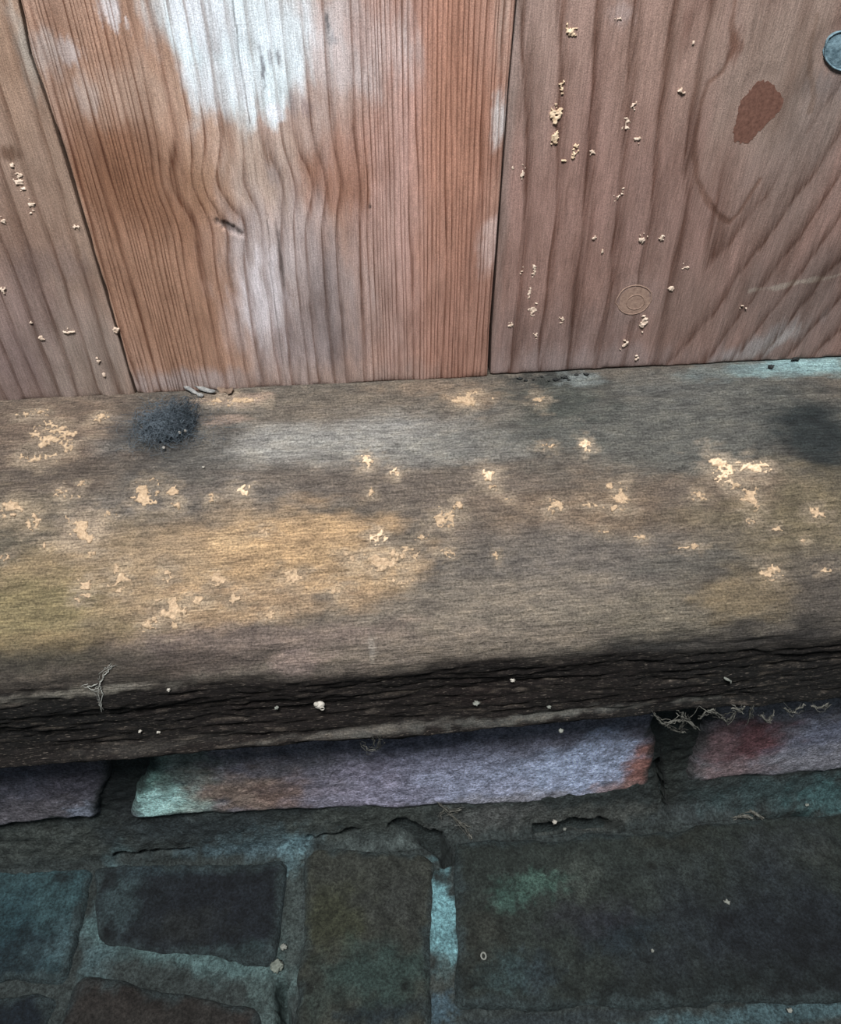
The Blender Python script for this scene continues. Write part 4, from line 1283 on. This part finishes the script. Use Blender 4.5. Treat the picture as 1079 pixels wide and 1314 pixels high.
splinter(beam_pt(250, 499, 0.0016), beam_pt(278, 508, 0.0014), 0.0010, 0.0007, M_SPLINTER, 'longest grey splinter of the three by the dust ball', 'splinters at the plank foot', 2)
splinter(beam_pt(280, 501, 0.0012), beam_pt(300, 507, 0.0010), 0.0016, 0.0006, plain_material('brown_splinter', tuple(lin((88, 74, 64))), tuple(lin((130, 112, 98))), 500), 'broad brown splinter lying right of the two grey ones', 'splinters at the plank foot', 3)
def grit(prof_pt, rad, mat, label, seed, cat='grit', name='grit', squash=0.75):
    rad *= 0.72
    me = lump_mesh(name, prof_pt, (rad, rad*0.85, rad*squash), seed, 0.5, 20, 14, freq=2.6)
    return tag(link(name, me, mat), label, cat)
for i in range(10):
    px, py = 668+i*9.2+rng.uniform(-3, 3), 487-i*0.65+rng.uniform(-2, 5)
    k = rng.uniform(0.35, 0.8)
    me = lump_mesh('wood_crumb', beam_pt(px, py, 0.0003), (0.0015*k, 0.0010*k, 0.0006*k), 60+i, 0.7, 14, 9, freq=3)
    tag(link('wood_crumb', me, M_BLACKBIT), 'small black crumb of rotten wood where the right plank meets the beam', 'crumb', 'black crumbs at the foot of the right plank')
for i, (px, py) in enumerate([(1018, 458), (987, 468)]):
    me = lump_mesh('wood_crumb', beam_pt(px, py+6, 0.0008), (0.0014, 0.0009, 0.0008), 70+i, 0.6, 14, 9, freq=3)
    tag(link('wood_crumb', me, M_BLACKBIT), ['black crumb on the pale blue dust at the right end of the beam', 'flat dark crumb at the left end of the pale blue dust'][i], 'crumb')

# pale snail shell and grit on the dark front of the beam
shell = bpy.data.objects.new('snail_shell', None); COL.objects.link(shell)
c = beam_pt(410, 902, 0.0010)
tag(link('whorl', lump_mesh('whorl', c, (0.0019, 0.0013, 0.0015), 2, 0.06, 18, 12), M_GRIT, shell), None)
link('spire', lump_mesh('spire', c+np.array([-0.0011, -0.0003, 0.0010]), (0.0009, 0.0008, 0.0008), 3, 0.06, 14, 9), M_GRIT, shell)
link('aperture', tube_mesh('aperture', [c+np.array([0.0009+0.0007*math.cos(a), -0.0012, -0.0006+0.0008*math.sin(a)]) for a in np.linspace(0, 2*math.pi, 14, endpoint=False)], [0.00022]*14, 5, True), M_GRIT, shell)
tag(shell, 'tiny white snail shell stuck on the black front of the beam', 'shell')
grit(beam_pt(611, 900, 0.0006), 0.0017, M_GRITD, 'dull grey grain on the beam front right of the snail shell', 81, squash=0.5)
grit(beam_pt(658, 873, 0.0006), 0.0011, M_GRIT, 'small white grain high on the beam front', 82)
grit(beam_pt(704, 905, 0.0005), 0.0010, M_GRITD, 'grey grain low on the beam front below the lip edge', 83)
grit(beam_pt(203, 940, 0.0006), 0.0009, M_GRIT, 'white speck low on the left beam front, right one of two', 84)
grit(beam_pt(180, 937, 0.0006), 0.0008, M_GRIT, 'white speck low on the left beam front, left one of two', 85)
grit(beam_pt(217, 883, 0.0006), 0.0008, M_GRIT, 'white speck on the left nose of the beam above the two low specks', 86)
grit(beam_pt(355, 906, 0.0006), 0.0010, M_GRITD, 'pale grey chip left of the snail shell', 87, squash=0.4)
grit(beam_pt(262, 602, 0.0006), 0.0007, M_GRIT, 'tiny white speck on the grey beam top below the dust ball', 88)
grit(hang(720, 938, LIP_Y-0.0006), 0.0012, M_GRITD, 'grey crumb of web under the beam lip above the long brick', 89)
splinter(beam_pt(928, 864, 0.0008), beam_pt(936, 873, 0.0008), 0.0005, 0.0004, M_GRITD, 'short pale straw on the dark right front of the beam', None, 5)
# grit on the fillet and floor
grit(mpt(711, 1053, 0.0012), 0.0016, M_GRIT, 'white crumb beside the crack in the mortar fillet', 91)
grit(mpt(724, 1064, 0.0010), 0.0011, M_GRITD, 'grey crumb just below the white crumb in the crack', 92)
grit(mpt(1034, 1033, 0.0010), 0.0011, M_GRITD, 'pale grain on the teal fillet at the right', 93)
fl = lambda px, py, h=0.002: surf_pt(FLOOR, px, py, h)
grit(fl(931, 1160), 0.0016, M_GRITD, 'pale pebble on the long dark floor brick', 94)
grit(fl(836, 1222), 0.0009, M_GRITD, 'tiny pale grain left of and below the pebble', 95)
grit(fl(1013, 1297, 0.0006), 0.0014, M_GRITD, 'pale grain in the teal joint at the lower right', 96)
grit(fl(356, 1240, 0.0006), 0.0034, plain_material('lichen_lump', tuple(lin((82, 88, 82))), tuple(lin((128, 134, 126))), 500), 'grey lump of mortar in the joint left of the upright brick', 97, 'mortar lump', 'mortar_lump', 0.4)
grit(fl(364, 1216, 0.0006), 0.0018, M_GRITD, 'small grey mortar crumb above the grey lump', 98, 'mortar lump', 'mortar_lump', 0.5)
ro = link('lichen_ring', tube_mesh('lichen_ring', [fl(620, 1229, 0.0022)+np.array([0.0010*math.cos(a), 0.0013*math.sin(a), 0]) for a in np.linspace(0, 2*math.pi, 16, endpoint=False)], [0.0004]*16, 5, True), M_GRITD)
tag(ro, 'tiny pale ring of lichen on the long floor brick', 'lichen')
